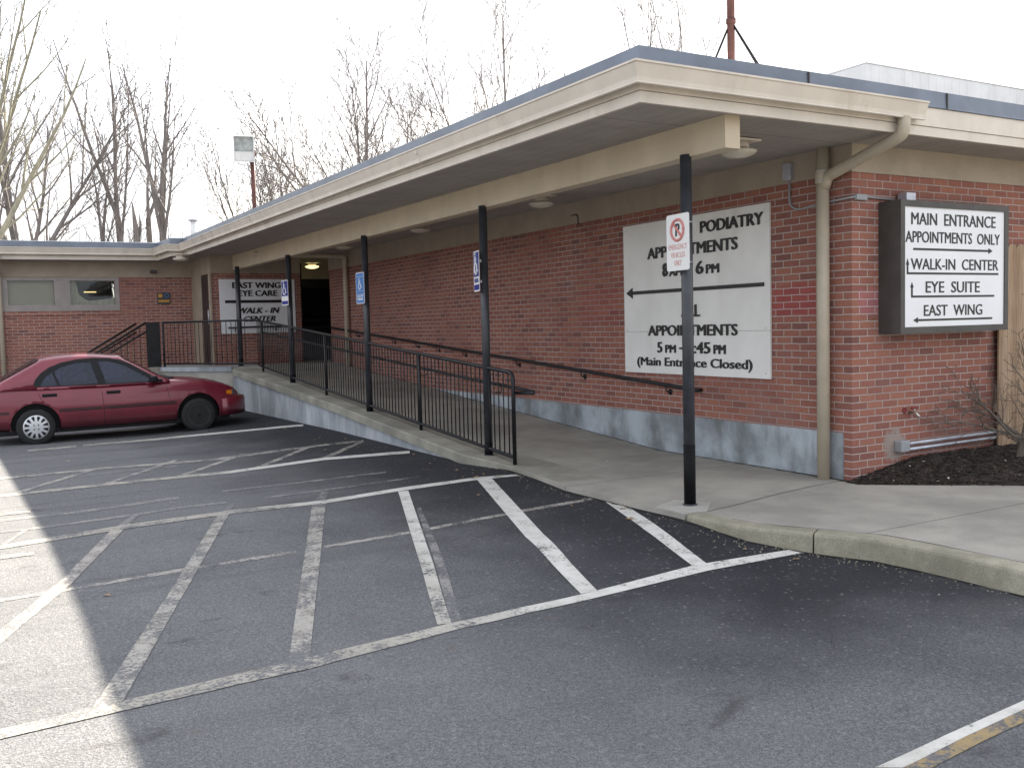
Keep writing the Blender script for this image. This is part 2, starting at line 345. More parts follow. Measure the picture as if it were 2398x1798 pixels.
# ---------------------------------------------------------------- mesh helpers
class MB:
    def __init__(self): self.bm = bmesh.new()
    def face(self, pts):
        vs_ = [self.bm.verts.new(p) for p in pts]
        return self.bm.faces.new(vs_)
    def box(self, x0, x1, y0, y1, z0, z1, rot=0.0, piv=None, bevel=0.0):
        v = [Vector((x, y, z)) for z in (z0, z1) for y in (y0, y1) for x in (x0, x1)]
        if rot:
            c = Vector(piv if piv else ((x0+x1)/2, (y0+y1)/2, 0)); R = Matrix.Rotation(rot, 3, 'Z')
            v = [R @ (p-c)+c for p in v]
        b = [self.bm.verts.new(p) for p in v]
        fs = [self.bm.faces.new([b[i] for i in f]) for f in ((0, 2, 3, 1), (4, 5, 7, 6), (0, 1, 5, 4), (2, 6, 7, 3), (0, 4, 6, 2), (1, 3, 7, 5))]
        if bevel:
            es = list({e for f in fs for e in f.edges})
            bmesh.ops.bevel(self.bm, geom=es, offset=bevel, segments=2, affect='EDGES', profile=0.5)
        return self
    def tube(self, pts, r, seg=8, cap=True):
        pts = [Vector(p) for p in pts]; n = len(pts)
        rs = r if isinstance(r, (list, tuple)) else [r]*n
        rings = []; ref = None
        for i, p in enumerate(pts):
            d = (pts[min(i+1, n-1)]-pts[max(i-1, 0)]).normalized()
            if ref is None: ref = Vector((0, 0, 1)) if abs(d.z) < 0.9 else Vector((1, 0, 0))
            u = d.cross(ref)
            if u.length < 1e-6: u = d.cross(Vector((0, 1, 0)))
            u.normalize(); ref = u.cross(d); v = ref
            rings.append([self.bm.verts.new(p+(u*cos(2*pi*k/seg)+v*sin(2*pi*k/seg))*rs[i]) for k in range(seg)])
        for a, b in zip(rings, rings[1:]):
            for k in range(seg): self.bm.faces.new((a[k], a[(k+1) % seg], b[(k+1) % seg], b[k])).smooth = True
        if cap:
            self.bm.faces.new(rings[0]); self.bm.faces.new(rings[-1][::-1])
        return self
    def lathe(self, prof, c=(0, 0, 0), axis='Z', seg=24):
        rings = []
        for r, h in prof:
            ring = []
            for k in range(seg):
                a = 2*pi*k/seg; q = (r*cos(a), r*sin(a), h)
                if axis == 'Y': q = (r*cos(a), h, r*sin(a))
                if axis == 'X': q = (h, r*cos(a), r*sin(a))
                ring.append(self.bm.verts.new(Vector(q)+Vector(c)))
            rings.append(ring)
        for a, b in zip(rings, rings[1:]):
            for k in range(seg): self.bm.faces.new((a[k], a[(k+1) % seg], b[(k+1) % seg], b[k])).smooth = True
        self.bm.faces.new(rings[0][::-1]); self.bm.faces.new(rings[-1])
        return self
    def prism(self, pts, vec):
        """closed prism: polygon pts swept by vec"""
        vec = Vector(vec); a = [self.bm.verts.new(Vector(p)) for p in pts]; b = [self.bm.verts.new(Vector(p)+vec) for p in pts]; n = len(a)
        self.bm.faces.new(a[::-1]); self.bm.faces.new(b)
        for i in range(n): self.bm.faces.new((a[i], a[(i+1) % n], b[(i+1) % n], b[i]))
        return self
    def sheet(self, A, B):
        a = [self.bm.verts.new(p) for p in A]; b = [self.bm.verts.new(p) for p in B]
        for i in range(len(a)-1): self.bm.faces.new((a[i], b[i], b[i+1], a[i+1]))
        return self
    def build(self, name, mat, parent=None, smooth=False, loc=None, fixn=True):
        if fixn: bmesh.ops.recalc_face_normals(self.bm, faces=self.bm.faces)
        me = bpy.data.meshes.new(name); self.bm.to_mesh(me); self.bm.free()
        me.materials.append(MAT[mat] if isinstance(mat, str) else mat)
        if smooth:
            for p in me.polygons: p.use_smooth = True
        o = bpy.data.objects.new(name, me); COL.objects.link(o)
        if loc is not None: o.location = loc
        if parent is not None:
            o.parent = parent
            if loc is None: o.matrix_parent_inverse = Matrix.Translation(-wpos(parent))
        return o
def wpos(o):
    return o.location+((wpos(o.parent)+o.matrix_parent_inverse.translation) if o.parent else Vector((0, 0, 0)))
def thing(name, label, cat, loc=(0, 0, 0), group=None):
    o = bpy.data.objects.new(name, None); COL.objects.link(o); o.location = loc; o.empty_display_size = 0.2
    o['label'] = label; o['category'] = cat
    if group: o['group'] = group
    return o
def tag(o, label, cat, group=None):
    o['label'] = label; o['category'] = cat
    if group: o['group'] = group
    return o
def struct(o, kind='structure'):
    o['kind'] = kind; return o

def text_mesh(name, s, org, ux, uz, w, h, depth, mat, parent, bold=0.0, shear=0.0):
    """lettering filling the box org + ux*w, uz*h, standing depth proud"""
    cu = bpy.data.curves.new(name, 'FONT'); cu.body = s; cu.size = 1.0; cu.offset = 0.0; cu.shear = shear; cu.resolution_u = 3; cu.fill_mode = 'FRONT'
    tmp = bpy.data.objects.new(name, cu); COL.objects.link(tmp)
    dg = bpy.context.evaluated_depsgraph_get(); me = bpy.data.meshes.new_from_object(tmp.evaluated_get(dg))
    bpy.data.objects.remove(tmp); bpy.data.curves.remove(cu)
    xs = [v.co.x for v in me.vertices]; ys = [v.co.y for v in me.vertices]
    x0, x1, y0, y1 = min(xs), max(xs), min(ys), max(ys)
    org, ux, uz = Vector(org), Vector(ux), Vector(uz); nn = ux.cross(uz)
    bm = bmesh.new(); bm.from_mesh(me); bpy.data.meshes.remove(me)
    asp = (h/(y1-y0)); b_ = bold*asp*1.5; base_ = bm.copy()
    for v in bm.verts: v.co = org+ux*(b_+(v.co.x-x0)/(x1-x0)*(w-2*b_))+uz*((v.co.y-y0)/(y1-y0)*h)
    g = bmesh.ops.extrude_face_region(bm, geom=list(bm.faces))
    for e in g['geom']:
        if isinstance(e, bmesh.types.BMVert): e.co += nn*depth
    base_.free()
    tmpm = bpy.data.meshes.new('t'); bm.to_mesh(tmpm)
    if bold:      # heavier strokes: the same outline doubled sideways
        for i, sh in enumerate((-1, 1)):
            n0 = len(bm.verts); bm.from_mesh(tmpm); bm.verts.ensure_lookup_table()
            for v in bm.verts[n0:]: v.co += ux*(sh*b_)+uz*(sh*b_*.25)+nn*(.0002*(i+1))
    bpy.data.meshes.remove(tmpm)
    k = MB(); k.bm.free(); k.bm = bm
    return k.build(name, mat, parent)

def hz(x, y):
    sl = .014*max(0, y-2)*min(1, max(0, (-2.3-x)/2))
    t = min(1, max(0, (-y-.1)/1.5)); t = t*t*(3-2*t)
    u = min(1, max(0, (x+6.2)/2.2)); t *= .25+.75*u*u*(3-2*u)
    return -.045-min(sl, .25)-.105*t
def ramp(y): return min(max(0.0, .0695*(y-2.8)), .79)

# ================================================================ GROUND
def frange(a, b, s):
    r = []; x = a
    while x < b-1e-6: r.append(x); x += s
    return r+[b]
xs = [-60, -30, -18, -12]+frange(-9, 0, .5)+[4, 9, 14]; ys = [-60, -25, -14]+frange(-8, -2, .5)+frange(-1.9, .5, .1)+frange(1, 18, .5)+[24, 34]
k = MB(); g = [[k.bm.verts.new((x, y, hz(x, y))) for x in xs] for y in ys]
for j in range(len(ys)-1):
    for i in range(len(xs)-1): k.bm.faces.new((g[j][i], g[j][i+1], g[j+1][i+1], g[j+1][i])).smooth = True
struct(k.build('parking_lot', 'asphalt'))
k = MB(); k.face([(-900, -900, -.7), (900, -900, -.7), (900, 900, -.7), (-900, 900, -.7)]); struct(k.build('ground', 'grass'))

MARKS = [
 ('front',[(-6.955,-1.664),(-6.751,-1.647),(-6.534,-1.628),(-6.14,-1.594),(-5.692,-1.528),(-5.276,-1.436),(-4.806,-1.333),(-4.313,-1.264),(-3.785,-1.228),(-3.338,-1.176),(-2.848,-1.119),(-2.383,-1.144),(-1.886,-1.172)],[(-6.958,-1.77),(-6.742,-1.756),(-6.511,-1.741),(-6.116,-1.719),(-5.667,-1.666),(-5.234,-1.551),(-4.737,-1.421),(-4.273,-1.356),(-3.782,-1.322),(-3.332,-1.286),(-2.841,-1.248),(-2.388,-1.254),(-1.902,-1.26)],0.0),
 ('back',[(-6.866,2.064),(-6.432,2.181),(-5.957,2.308),(-5.527,2.364),(-5.068,2.424),(-4.665,2.396),(-4.245,2.366),(-3.827,2.461),(-3.383,2.559),(-2.964,2.597),(-2.524,2.635),(-2.322,2.581),(-2.115,2.531)],[(-6.87,1.901),(-6.445,2.0),(-5.982,2.116),(-5.561,2.175),(-5.111,2.238),(-4.715,2.219),(-4.301,2.198),(-3.893,2.289),(-3.458,2.382),(-3.043,2.43),(-2.605,2.48),(-2.373,2.454),(-2.134,2.431)],0.0),
 ('s6',[(-2.139,1.042),(-2.423,0.296),(-2.645,-0.305),(-2.773,-0.757),(-2.873,-1.138)],[(-2.026,0.984),(-2.302,0.253),(-2.513,-0.333),(-2.649,-0.776),(-2.757,-1.153)],0),
 ('s5',[(-2.592,2.505),(-3.129,1.034),(-3.516,-0.027),(-3.709,-0.713),(-3.832,-1.222)],[(-2.432,2.484),(-2.974,1.019),(-3.366,-0.043),(-3.575,-0.717),(-3.711,-1.221)],0),
 ('s4',[(-3.514,2.362),(-4.035,0.935),(-4.403,-0.078),(-4.65,-0.774),(-4.841,-1.318)],[(-3.416,2.347),(-3.952,0.895),(-4.33,-0.13),(-4.57,-0.796),(-4.761,-1.328)],0),
 ('s4b',[(-3.734,1.437),(-4.059,0.559),(-4.317,-0.139),(-4.564,-0.799),(-4.761,-1.328)],[(-3.665,1.514),(-4.001,0.567),(-4.264,-0.174),(-4.501,-0.809),(-4.694,-1.324)],1),
 ('s3',[(-4.378,2.293),(-4.871,0.889),(-5.217,-0.093),(-5.512,-0.913),(-5.74,-1.553)],[(-4.264,2.258),(-4.772,0.836),(-5.127,-0.155),(-5.408,-0.925),(-5.632,-1.544)],0.5),
 ('s2',[(-5.203,2.314),(-5.707,0.85),(-6.05,-0.142),(-6.386,-1.035),(-6.627,-1.683)],[(-5.105,2.315),(-5.575,0.948),(-5.905,-0.004),(-6.252,-0.969),(-6.496,-1.652)],0.7),
 ('s1',[(-6.084,2.128),(-6.35,1.3),(-6.562,0.645),(-6.758,0.137),(-6.922,-0.285)],[(-5.979,2.137),(-6.285,1.204),(-6.521,0.487),(-6.745,-0.083),(-6.928,-0.53)],0.6),
 ('s1b',[(-5.855,2.71),(-5.962,2.435),(-6.061,2.179)],[(-5.788,2.736),(-5.878,2.455),(-5.961,2.193)],1),
 ('s2b',[(-5.009,2.727),(-5.09,2.542),(-5.168,2.367)],[(-4.962,2.749),(-5.03,2.55),(-5.094,2.361)],1),
 ('s3b',[(-4.1,2.869),(-4.225,2.606),(-4.344,2.356)],[(-4.02,2.868),(-4.14,2.598),(-4.253,2.342)],1),
 ('mid',[(-6.905,0.4),(-6.604,0.43),(-6.283,0.463),(-5.955,0.5),(-5.604,0.54),(-5.335,0.552),(-5.053,0.564)],[(-6.907,0.328),(-6.609,0.355),(-6.292,0.385),(-5.968,0.419),(-5.623,0.456),(-5.357,0.466),(-5.08,0.476)],0.6),
 ('mid',[(-4.842,0.585),(-4.411,0.639),(-3.946,0.698),(-3.516,0.782),(-3.051,0.873),(-2.626,0.924),(-2.173,0.979)],[(-4.868,0.508),(-4.443,0.558),(-3.985,0.613),(-3.562,0.693),(-3.106,0.779),(-2.689,0.827),(-2.244,0.877)],0.6),
 ('A',[(-6.838,3.328),(-6.485,3.336),(-6.117,3.344),(-5.722,3.447),(-5.3,3.556)],[(-6.841,3.187),(-6.494,3.191),(-6.131,3.196),(-5.743,3.292),(-5.329,3.394)],0.8),
 ('A',[(-4.875,3.637),(-4.487,3.651),(-4.086,3.649),(-3.606,3.664),(-3.101,3.679)],[(-4.897,3.538),(-4.514,3.55),(-4.117,3.549),(-3.642,3.564),(-3.142,3.579)],0.8),
 ('Bl',[(-6.852,2.713),(-6.705,2.709),(-6.557,2.705),(-6.214,2.757),(-5.852,2.813),(-5.637,2.87),(-5.415,2.929)],[(-6.854,2.61),(-6.709,2.605),(-6.562,2.6),(-6.224,2.649),(-5.867,2.701),(-5.656,2.755),(-5.436,2.811)],0.9),
 ('Bl',[(-5.417,2.917),(-5.208,2.926),(-4.995,2.934)],[(-5.436,2.811),(-5.231,2.818),(-5.02,2.825)],0.9),
 ('Bl',[(-4.633,2.946),(-4.467,2.953),(-4.298,2.96),(-3.646,3.038),(-2.939,3.119)],[(-4.657,2.859),(-4.493,2.865),(-4.325,2.872),(-3.68,2.949),(-2.98,3.027)],0.9),
 ('C',[(-6.83,3.676),(-6.707,3.672),(-6.582,3.668)],[(-6.833,3.524),(-6.712,3.519),(-6.59,3.514)],0.6),
 ('C2',[(-6.876,1.666),(-6.767,1.667),(-6.657,1.669)],[(-6.878,1.547),(-6.772,1.548),(-6.663,1.548)],0.8),
 ('sunhatch',[(-6.865,2.101),(-6.767,2.389),(-6.66,2.701)],[(-6.824,2.051),(-6.735,2.343),(-6.637,2.661)],0.8),
 ('z2f',[(-6.801,4.94),(-6.153,4.994),(-5.453,5.052),(-4.96,5.067),(-4.442,5.083),(-3.87,5.195),(-3.266,5.286),(-2.757,5.15),(-2.229,5.028)],[(-6.805,4.746),(-6.169,4.792),(-5.484,4.841),(-5.001,4.85),(-4.495,4.86),(-3.932,4.976),(-3.34,5.065),(-2.84,4.934),(-2.326,4.807)],0.2),
 ('z2b',[(-6.767,6.421),(-6.232,6.477),(-5.666,6.537),(-5.057,6.477),(-4.421,6.414),(-3.648,6.521),(-2.826,6.595),(-2.552,6.567),(-2.271,6.546)],[(-6.771,6.233),(-6.245,6.283),(-5.688,6.336),(-5.089,6.273),(-4.465,6.207),(-3.702,6.322),(-2.893,6.397),(-2.623,6.37),(-2.348,6.344)],0.5),
 ('z2h',[(-2.364,6.452),(-2.89,5.808),(-3.363,5.211)],[(-2.308,6.385),(-2.826,5.734),(-3.292,5.133)],0.4),
 ('z2h',[(-3.093,6.53),(-3.65,5.821),(-4.143,5.17)],[(-3.037,6.461),(-3.587,5.747),(-4.073,5.092)],0.4),
 ('z2h',[(-3.972,6.584),(-4.554,5.796),(-5.064,5.053)],[(-3.917,6.514),(-4.489,5.735),(-4.993,4.99)],0.4),
 ('z2h',[(-4.805,6.664),(-5.351,5.79),(-5.812,5.054)],[(-4.747,6.609),(-5.287,5.732),(-5.742,4.993)],0.4),
 ('z2h',[(-5.778,6.487),(-6.271,5.671),(-6.688,4.98)],[(-5.721,6.435),(-6.208,5.616),(-6.62,4.922)],0.4),
 ('z2m',[(-6.143,5.927),(-5.903,5.967),(-5.656,6.008),(-5.255,6.043),(-4.838,6.08)],[(-6.151,5.827),(-5.913,5.865),(-5.668,5.904),(-5.271,5.937),(-4.858,5.972)],1),
 ('car',[(-5.564,9.831),(-5.2,9.853),(-4.825,9.876),(-4.083,9.905),(-3.366,9.652),(-2.822,9.485),(-2.262,9.343)],[(-5.591,9.55),(-5.233,9.567),(-4.866,9.586),(-4.133,9.638),(-3.426,9.398),(-2.89,9.239),(-2.341,9.089)],0.2),
 ('car',[(-6.334,9.623),(-6.006,9.693),(-5.667,9.766)],[(-6.347,9.323),(-6.026,9.387),(-5.695,9.453)],0.6),
 ('br',[(-4.173,-3.658),(-3.939,-3.638),(-3.688,-3.617),(-3.422,-3.601),(-3.133,-3.583)],[(-4.087,-3.711),(-3.881,-3.691),(-3.662,-3.669),(-3.448,-3.654),(-3.22,-3.637)],0.2),
 ('bry',[(-4.087,-3.711),(-3.881,-3.691),(-3.662,-3.669),(-3.448,-3.654),(-3.22,-3.637)],[(-4.002,-3.765),(-3.816,-3.747),(-3.617,-3.728),(-3.482,-3.72),(-3.342,-3.712)],2),
]

def dens(A, B, d=.10):
    ra, rb = [A[0]], [B[0]]
    for i in range(len(A)-1):
        n = max(1, int(max(math.dist(A[i], A[i+1]), math.dist(B[i], B[i+1]))/d))
        for j in range(1, n+1):
            t = j/n; f = lambda P_: (P_[i][0]*(1-t)+P_[i+1][0]*t, P_[i][1]*(1-t)+P_[i+1][1]*t)
            ra.append(f(A)); rb.append(f(B))
    return ra, rb
def gz(x, y):     # height of the lot mesh (its own grid interpolation)
    import bisect
    j = max(0, min(len(ys)-2, bisect.bisect_right(ys, y)-1)); i = max(0, min(len(xs)-2, bisect.bisect_right(xs, x)-1))
    u = (x-xs[i])/(xs[i+1]-xs[i]); v = (y-ys[j])/(ys[j+1]-ys[j])
    q = lambda a, b: hz(xs[a], ys[b])
    return max((q(i, j)*(1-u)+q(i+1, j)*u)*(1-v)+(q(i, j+1)*(1-u)+q(i+1, j+1)*u)*v, 0 and 0 or -9)
groups = {'mark0': MB(), 'mark1': MB(), 'mark2': MB(), 'marky': MB()}
lift = {'front': .004, 'back': .0042, 'mid': .0022, 'A': .0024, 'Bl': .0026, 's4b': .0028, 's1b': .003, 's2b': .003, 's3b': .003, 'z2m': .0022, 'bry': .0034, 'br': .004, 'z2h': .0032, 'z2f': .004, 'z2b': .0042, 'sunhatch': .003}
for n_, A, B, wv in MARKS:
    A, B = dens(A, B)
    m_ = 'mark0' if wv < .3 else 'mark1' if wv < .75 else 'mark2' if wv < 1.5 else 'marky'
    dz = lift.get(n_, .0036)
    # worn lines: paint quality follows the wear, so the left half of the long lines is greyer
    if n_ in ('front', 'back', 'z2f'):
        for i in range(len(A)-1):
            mm = 'mark0'
            groups[mm].sheet([(x, y, gz(x, y)+dz) for x, y in A[i:i+2]], [(x, y, gz(x, y)+dz) for x, y in B[i:i+2]])
    else:
        groups[m_].sheet([(x, y, gz(x, y)+dz) for x, y in A], [(x, y, gz(x, y)+dz) for x, y in B])
for m_, nm in (('mark0', 'white_parking_lines'), ('mark1', 'worn_parking_lines'), ('mark2', 'faded_parking_lines'), ('marky', 'yellow_parking_line')):
    struct(groups[m_].build(nm, m_))

# sidewalk slab (flat part), kerb
KP = [(-2.2, -.28), (-2.19, -.62), (-2.15, -.88), (-2.05, -1.08), (-1.93, -1.30), (-1.82, -1.48), (-1.73, -1.66), (-1.70, -1.95), (-1.69, -2.4), (-1.685, -3), (-1.68, -12)]
def offs(path, d):
    res = []
    for i, p in enumerate(path):
        a = Vector(path[max(i-1, 0)]); b = Vector(path[min(i+1, len(path)-1)]); t = (b-a).normalized(); nrm = Vector((-t.y, t.x))
        res.append((p[0]+nrm.x*d, p[1]+nrm.y*d))
    return res
KI = offs(KP, .155)
poly = [(0.0, 2.8), (-2.03, 2.8), (-2.1, 2.2), (-2.24, 1.4), (-2.23, .3), (-2.2, -.25)]+[(KI[0][0], -.25)]+KI[1:]+[(9, -12), (9, -2.2), (2.6, -2.2), (-.13, -.12), (0, -.1)]
k = MB(); k.prism([(x, y, -.2) for x, y in poly], (0, 0, .2)); struct(k.build('sidewalk', 'walk'))
k = MB()
def kerb_prof(a, b, n):
    rings = []
    for i in range(a, b+1):
        o, q = Vector(KP[i]+(0,)), Vector(KI[i]+(0,))
        d = (o-q).normalized()
        prof = [q+Vector((0, 0, -.3)), q+Vector((0, 0, .004)), o-d*.022+Vector((0, 0, .004)), o-d*.006+Vector((0, 0, -.004)), o+Vector((0, 0, -.02)), o+d*.012+Vector((0, 0, -.3))]
        rings.append([k.bm.verts.new(p) for p in prof])
    for r0, r1 in zip(rings, rings[1:]):
        for j in range(6): k.bm.faces.new((r0[j], r0[(j+1) % 6], r1[(j+1) % 6], r1[j]))
    k.bm.faces.new(rings[0]); k.bm.faces.new(rings[-1][::-1])
kerb_prof(0, 4, 0)
KP2 = KP[:]; KP[4] = (KP[4][0]+.006, KP[4][1]-.010); KI[4] = (KI[4][0]+.006, KI[4][1]-.010)
kerb_prof(4, len(KP)-1, 0)
struct(k.build('kerb', 'kerb'))
# dark gap where asphalt meets kerb and walk
k = MB()
edge_ = [(-2.03, 3.4), (-2.05, 2.8), (-2.11, 2.2), (-2.25, 1.4), (-2.24, .3), (-2.22, -.25)]+KP2[1:]
rr = random.Random(4); A = []; B = []
for i in range(len(edge_)-1):
    n = max(1, int((Vector(edge_[i+1])-Vector(edge_[i])).length/.06)); n = min(n, 40)
    for j in range(n):
        t = j/n; x = edge_[i][0]*(1-t)+edge_[i+1][0]*t; y = edge_[i][1]*(1-t)+edge_[i+1][1]*t
        wd = rr.uniform(.008, .034)
        A.append((x+.02, y, hz(x, y)+.005)); B.append((x-wd, y-wd*.3, hz(x, y)+.005))
k.sheet(A, B); struct(k.build('kerb_joint', 'joint'))
def crack(pts, wd, seed):
    q = random.Random(seed); A = []; B = []
    for a, b in zip(pts, pts[1:]):
        n = max(2, int(math.dist(a, b)/.05))
        for j in range(n):
            t = j/n; x = a[0]*(1-t)+b[0]*t+q.uniform(-.012, .012); y = a[1]*(1-t)+b[1]*t+q.uniform(-.012, .012); h_ = wd*q.uniform(.3, 1)
            A.append((x, y-h_, gz(x, y)+.0012)); B.append((x, y+h_, gz(x, y)+.0012))
    k.sheet(A, B)
k = MB(); crack([(-3.9, -4.02), (-3.5, -3.93), (-2.6, -3.8)], .004, 1); crack([(-6.3, 6.9), (-5.2, 7.3), (-4.3, 7.25), (-3.2, 7.9)], .006, 2); crack([(-6.9, 3.9), (-5.6, 4.15), (-4.2, 4.05)], .004, 3); crack([(-3.3, -2.7), (-2.8, -2.2), (-2.3, -2.1), (-1.9, -1.7)], .003, 5)
struct(k.build('asphalt_crack', 'joint'))
# loose grit swept against the kerb and walk: countless -> stuff
k = MB(); rg = random.Random(31)
for i in range(240):
    e = rg.randrange(len(edge_)-1); t = rg.random(); x = edge_[e][0]*(1-t)+edge_[e+1][0]*t; y = edge_[e][1]*(1-t)+edge_[e+1][1]*t
    if y < -4: continue
    d = abs(rg.gauss(0, .13))+.02; x -= d; y -= d*.35; r_ = rg.uniform(.002, .006); z_ = gz(x, y)+.001
    a = rg.uniform(0, 6.3); c_, s_ = cos(a)*r_, sin(a)*r_
    k.prism([(x+c_*1.4, y+s_*1.4, z_), (x-s_, y+c_, z_), (x-c_*1.2, y-s_*1.2, z_), (x+s_*.9, y-c_*.9, z_)], (0, 0, r_))
struct(k.build('loose_grit', 'kerb'), 'stuff')
# post pad
k = MB(); k.prism([(-2.19, .12, 0), (-2.2, -.22, 0), (-1.98, -.26, 0), (-1.72, -.02, 0), (-1.88, .26, 0)], (0, 0, .006)); struct(k.build('concrete_pad', 'pad'))
k = MB()
def strip(pts, w_, z_):
    A = [(x, y-w_/2, z_) for x, y in pts]; B = [(x, y+w_/2, z_) for x, y in pts]; k.sheet(A, B)
strip([(-1.98, -.27), (-1.6, -.2), (-1.1, -.08), (-.5, .03), (-.02, .08)], .008, .0035)
A = [(x+.006*sin(x*40+y*31), y, .0055) for x, y in KI[1:]]; B = [(x+.011, y, .0055) for x, y in KI[1:]]; k.sheet(A, B)
struct(k.build('walk_joint', 'joint'))
# dirt along foundation
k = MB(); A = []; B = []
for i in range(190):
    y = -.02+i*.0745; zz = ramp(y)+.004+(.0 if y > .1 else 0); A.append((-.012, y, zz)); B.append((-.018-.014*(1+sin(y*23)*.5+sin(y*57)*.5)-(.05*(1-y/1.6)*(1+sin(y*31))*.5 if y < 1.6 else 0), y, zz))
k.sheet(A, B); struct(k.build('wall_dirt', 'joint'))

# mulch bed
k = MB(); rr = random.Random(8); nx, ny = 70, 26; grid = []
fx = lambda t: -.12+t*9.0
for j in range(ny+1):
    row = []
    for i in range(nx+1):
        x = -.10+(i/nx)**1.5*8.5
        yf = -.13-(x+.14)*.835; yf = max(yf, -2.15)
        t = j/ny; y = yf*(1-t)+(-.001)*t
        hgt = .002+.15*min(1, t*1.15)*min(1, max(0, (x+.05)/.9))+(rr.uniform(-.012, .02) if 0 < j < ny else 0)
        row.append(k.bm.verts.new((x, y, hgt)))
    grid.append(row)
for j in range(ny):
    for i in range(nx): k.bm.faces.new((grid[j][i], grid[j][i+1], grid[j+1][i+1], grid[j+1][i]))
struct(k.build('mulch_bed', 'mulch'))
# loose chips over the mulch: countless -> stuff
k = MB()
for i in range(2200):
    x = rr.uniform(-.05, 3.4); yf = -.13-(x+.14)*.835; t = rr.random(); y = yf*(1-t)-.01
    z_ = .008+.15*min(1, t*1.15)*min(1, max(0, (x+.05)/.9)); a = rr.uniform(0, pi); L = rr.uniform(.008, .03); wd = rr.uniform(.003, .008)
    d = Vector((cos(a), sin(a), rr.uniform(-.3, .4)))*L; s_ = Vector((-sin(a), cos(a), rr.uniform(-.3, .3)))*wd; c = Vector((x, y, z_))
    k.prism([c-d-s_, c+d-s_, c+d+s_, c-d+s_], (0, 0, .004))
struct(k.build('mulch_chips', 'mulch'), 'stuff')

# ================================================================ RAMP
RA = thing('concrete_ramp', 'long grey concrete access ramp with kerb edge, landing and steps', 'ramp', (-1.0, 8.0, 0.0))
def xe(y): return -2.2-.033*max(0, y-8)
yy = [2.8]+frange(3.2, 13.6, .4)
LY = [(-2.36, 13.75), (-2.72, 14.2), (-3.45, 15.4)]      # landing's angled front
k = MB(); A = []; 
prev = None
for y in yy:
    z_ = ramp(y); ring = [k.bm.verts.new(p) for p in ((xe(y)+.5, y, -.3), (xe(y)+.5, y, z_+.001), (0, y, z_+.001), (0, y, -.3))]
    if prev:
        for j in range(4): k.bm.faces.new((prev[j], prev[(j+1) % 4], ring[(j+1) % 4], ring[j]))
    else: k.bm.faces.new(ring)
    prev = ring
k.bm.faces.new(prev[::-1])
k.prism([(-1.85, 13.6, -.3), (0, 13.6, -.3), (0, 14.35, -.3), (1.2, 14.35, -.3), (1.2, 17.1, -.3), (-3.45, 17.1, -.3), (-3.45, 15.4, -.3), (-2.72, 14.2, -.3), (-2.36, 13.75, -.3)], (0, 0, 1.088))
k.build('walkway', 'walk', RA)
k = MB(); prev = None   # kerb cap along the outer side
for y in [1.6, 2.2]+yy:
    z_ = ramp(y)+(.004 if y > 2.3 else .002); x = xe(y) if y > 3.4 else (-2.2+.17*min(1, max(0, (y-1.4)/1.4)) if y < 2.85 else -2.03-.17*min(1, (y-2.8)/.9))
    ring = [k.bm.verts.new(p) for p in ((x, y, z_-.115), (x-.003, y, z_-.012), (x+.012, y, z_), (x+.505, y, z_), (x+.505, y, z_-.115))]
    if prev:
        for j in range(5): k.bm.faces.new((prev[j], prev[(j+1) % 5], ring[(j+1) % 5], ring[j]))
    else: k.bm.faces.new(ring)
    prev = ring
k.bm.faces.new(prev[::-1])
k.build('kerb_edge', 'cap', RA)
k = MB()
P_ = [(xe(y)+.045, y) for y in yy if y > 3.3]+[(-2.33, 13.80), (-2.69, 14.23), (-3.42, 15.42), (-3.42, 17.0)]
A = []; B = []
for x, y in P_:
    zt = ramp(y)-.112 if y < 13.7 else .72
    A.append((x, y, -.5)); B.append((x, y, zt))
A2 = [(x+.25, y, z_) for x, y, z_ in A]; B2 = [(x+.25, y, z_) for x, y, z_ in B]
k.sheet(A, B); k.sheet(B, B2); k.sheet(A2, B2)
k.build('retaining_wall', 'rwall', RA)
k = MB()
PT = [(-2.37, 13.72), (-2.74, 14.18), (-3.47, 15.38), (-3.47, 15.7)]
k.sheet([(x, y, .70) for x, y in PT], [(x, y, .792) for x, y in PT]); k.sheet([(x, y, .792) for x, y in PT], [(x+.45, y+.1, .792) for x, y in PT]); k.sheet([(x, y, .70) for x, y in PT], [(x+.1, y+.05, .70) for x, y in PT])
k.build('landing_edge', 'rwall', RA)
k = MB()
for i in range(4): k.box(-3.47-.30*(i+1), -3.47-.30*i+.002*i, 15.45, 17.05, -.5, .79-.19*(i+1))
k.build('steps', 'cap', RA)

# ================================================================ BUILDING
BD = thing('brick_building', 'low red brick clinic building with tan canopy on slim posts and flat roof', 'building', (3.0, 8.0, 0.0))
BT = 2.82
SY = 15.1; WY = 17.0     # sign wall, window wall planes
k = MB(); k.box(0, 9, 0, .3, -.4, BT)                     # end wall
k.box(0, .3, .3, 14.35, -.4, BT)                          # ramp wall
k.build('wall', 'brick', BD)
k = MB(); k.box(-2.40, -.43, SY, SY+.3, .5, 2.80); k.build('wall', 'brick', BD)
k = MB(); k.box(-2.40, -2.12, SY+.3, WY, .5, 2.80); k.build('wall', 'brick', BD)
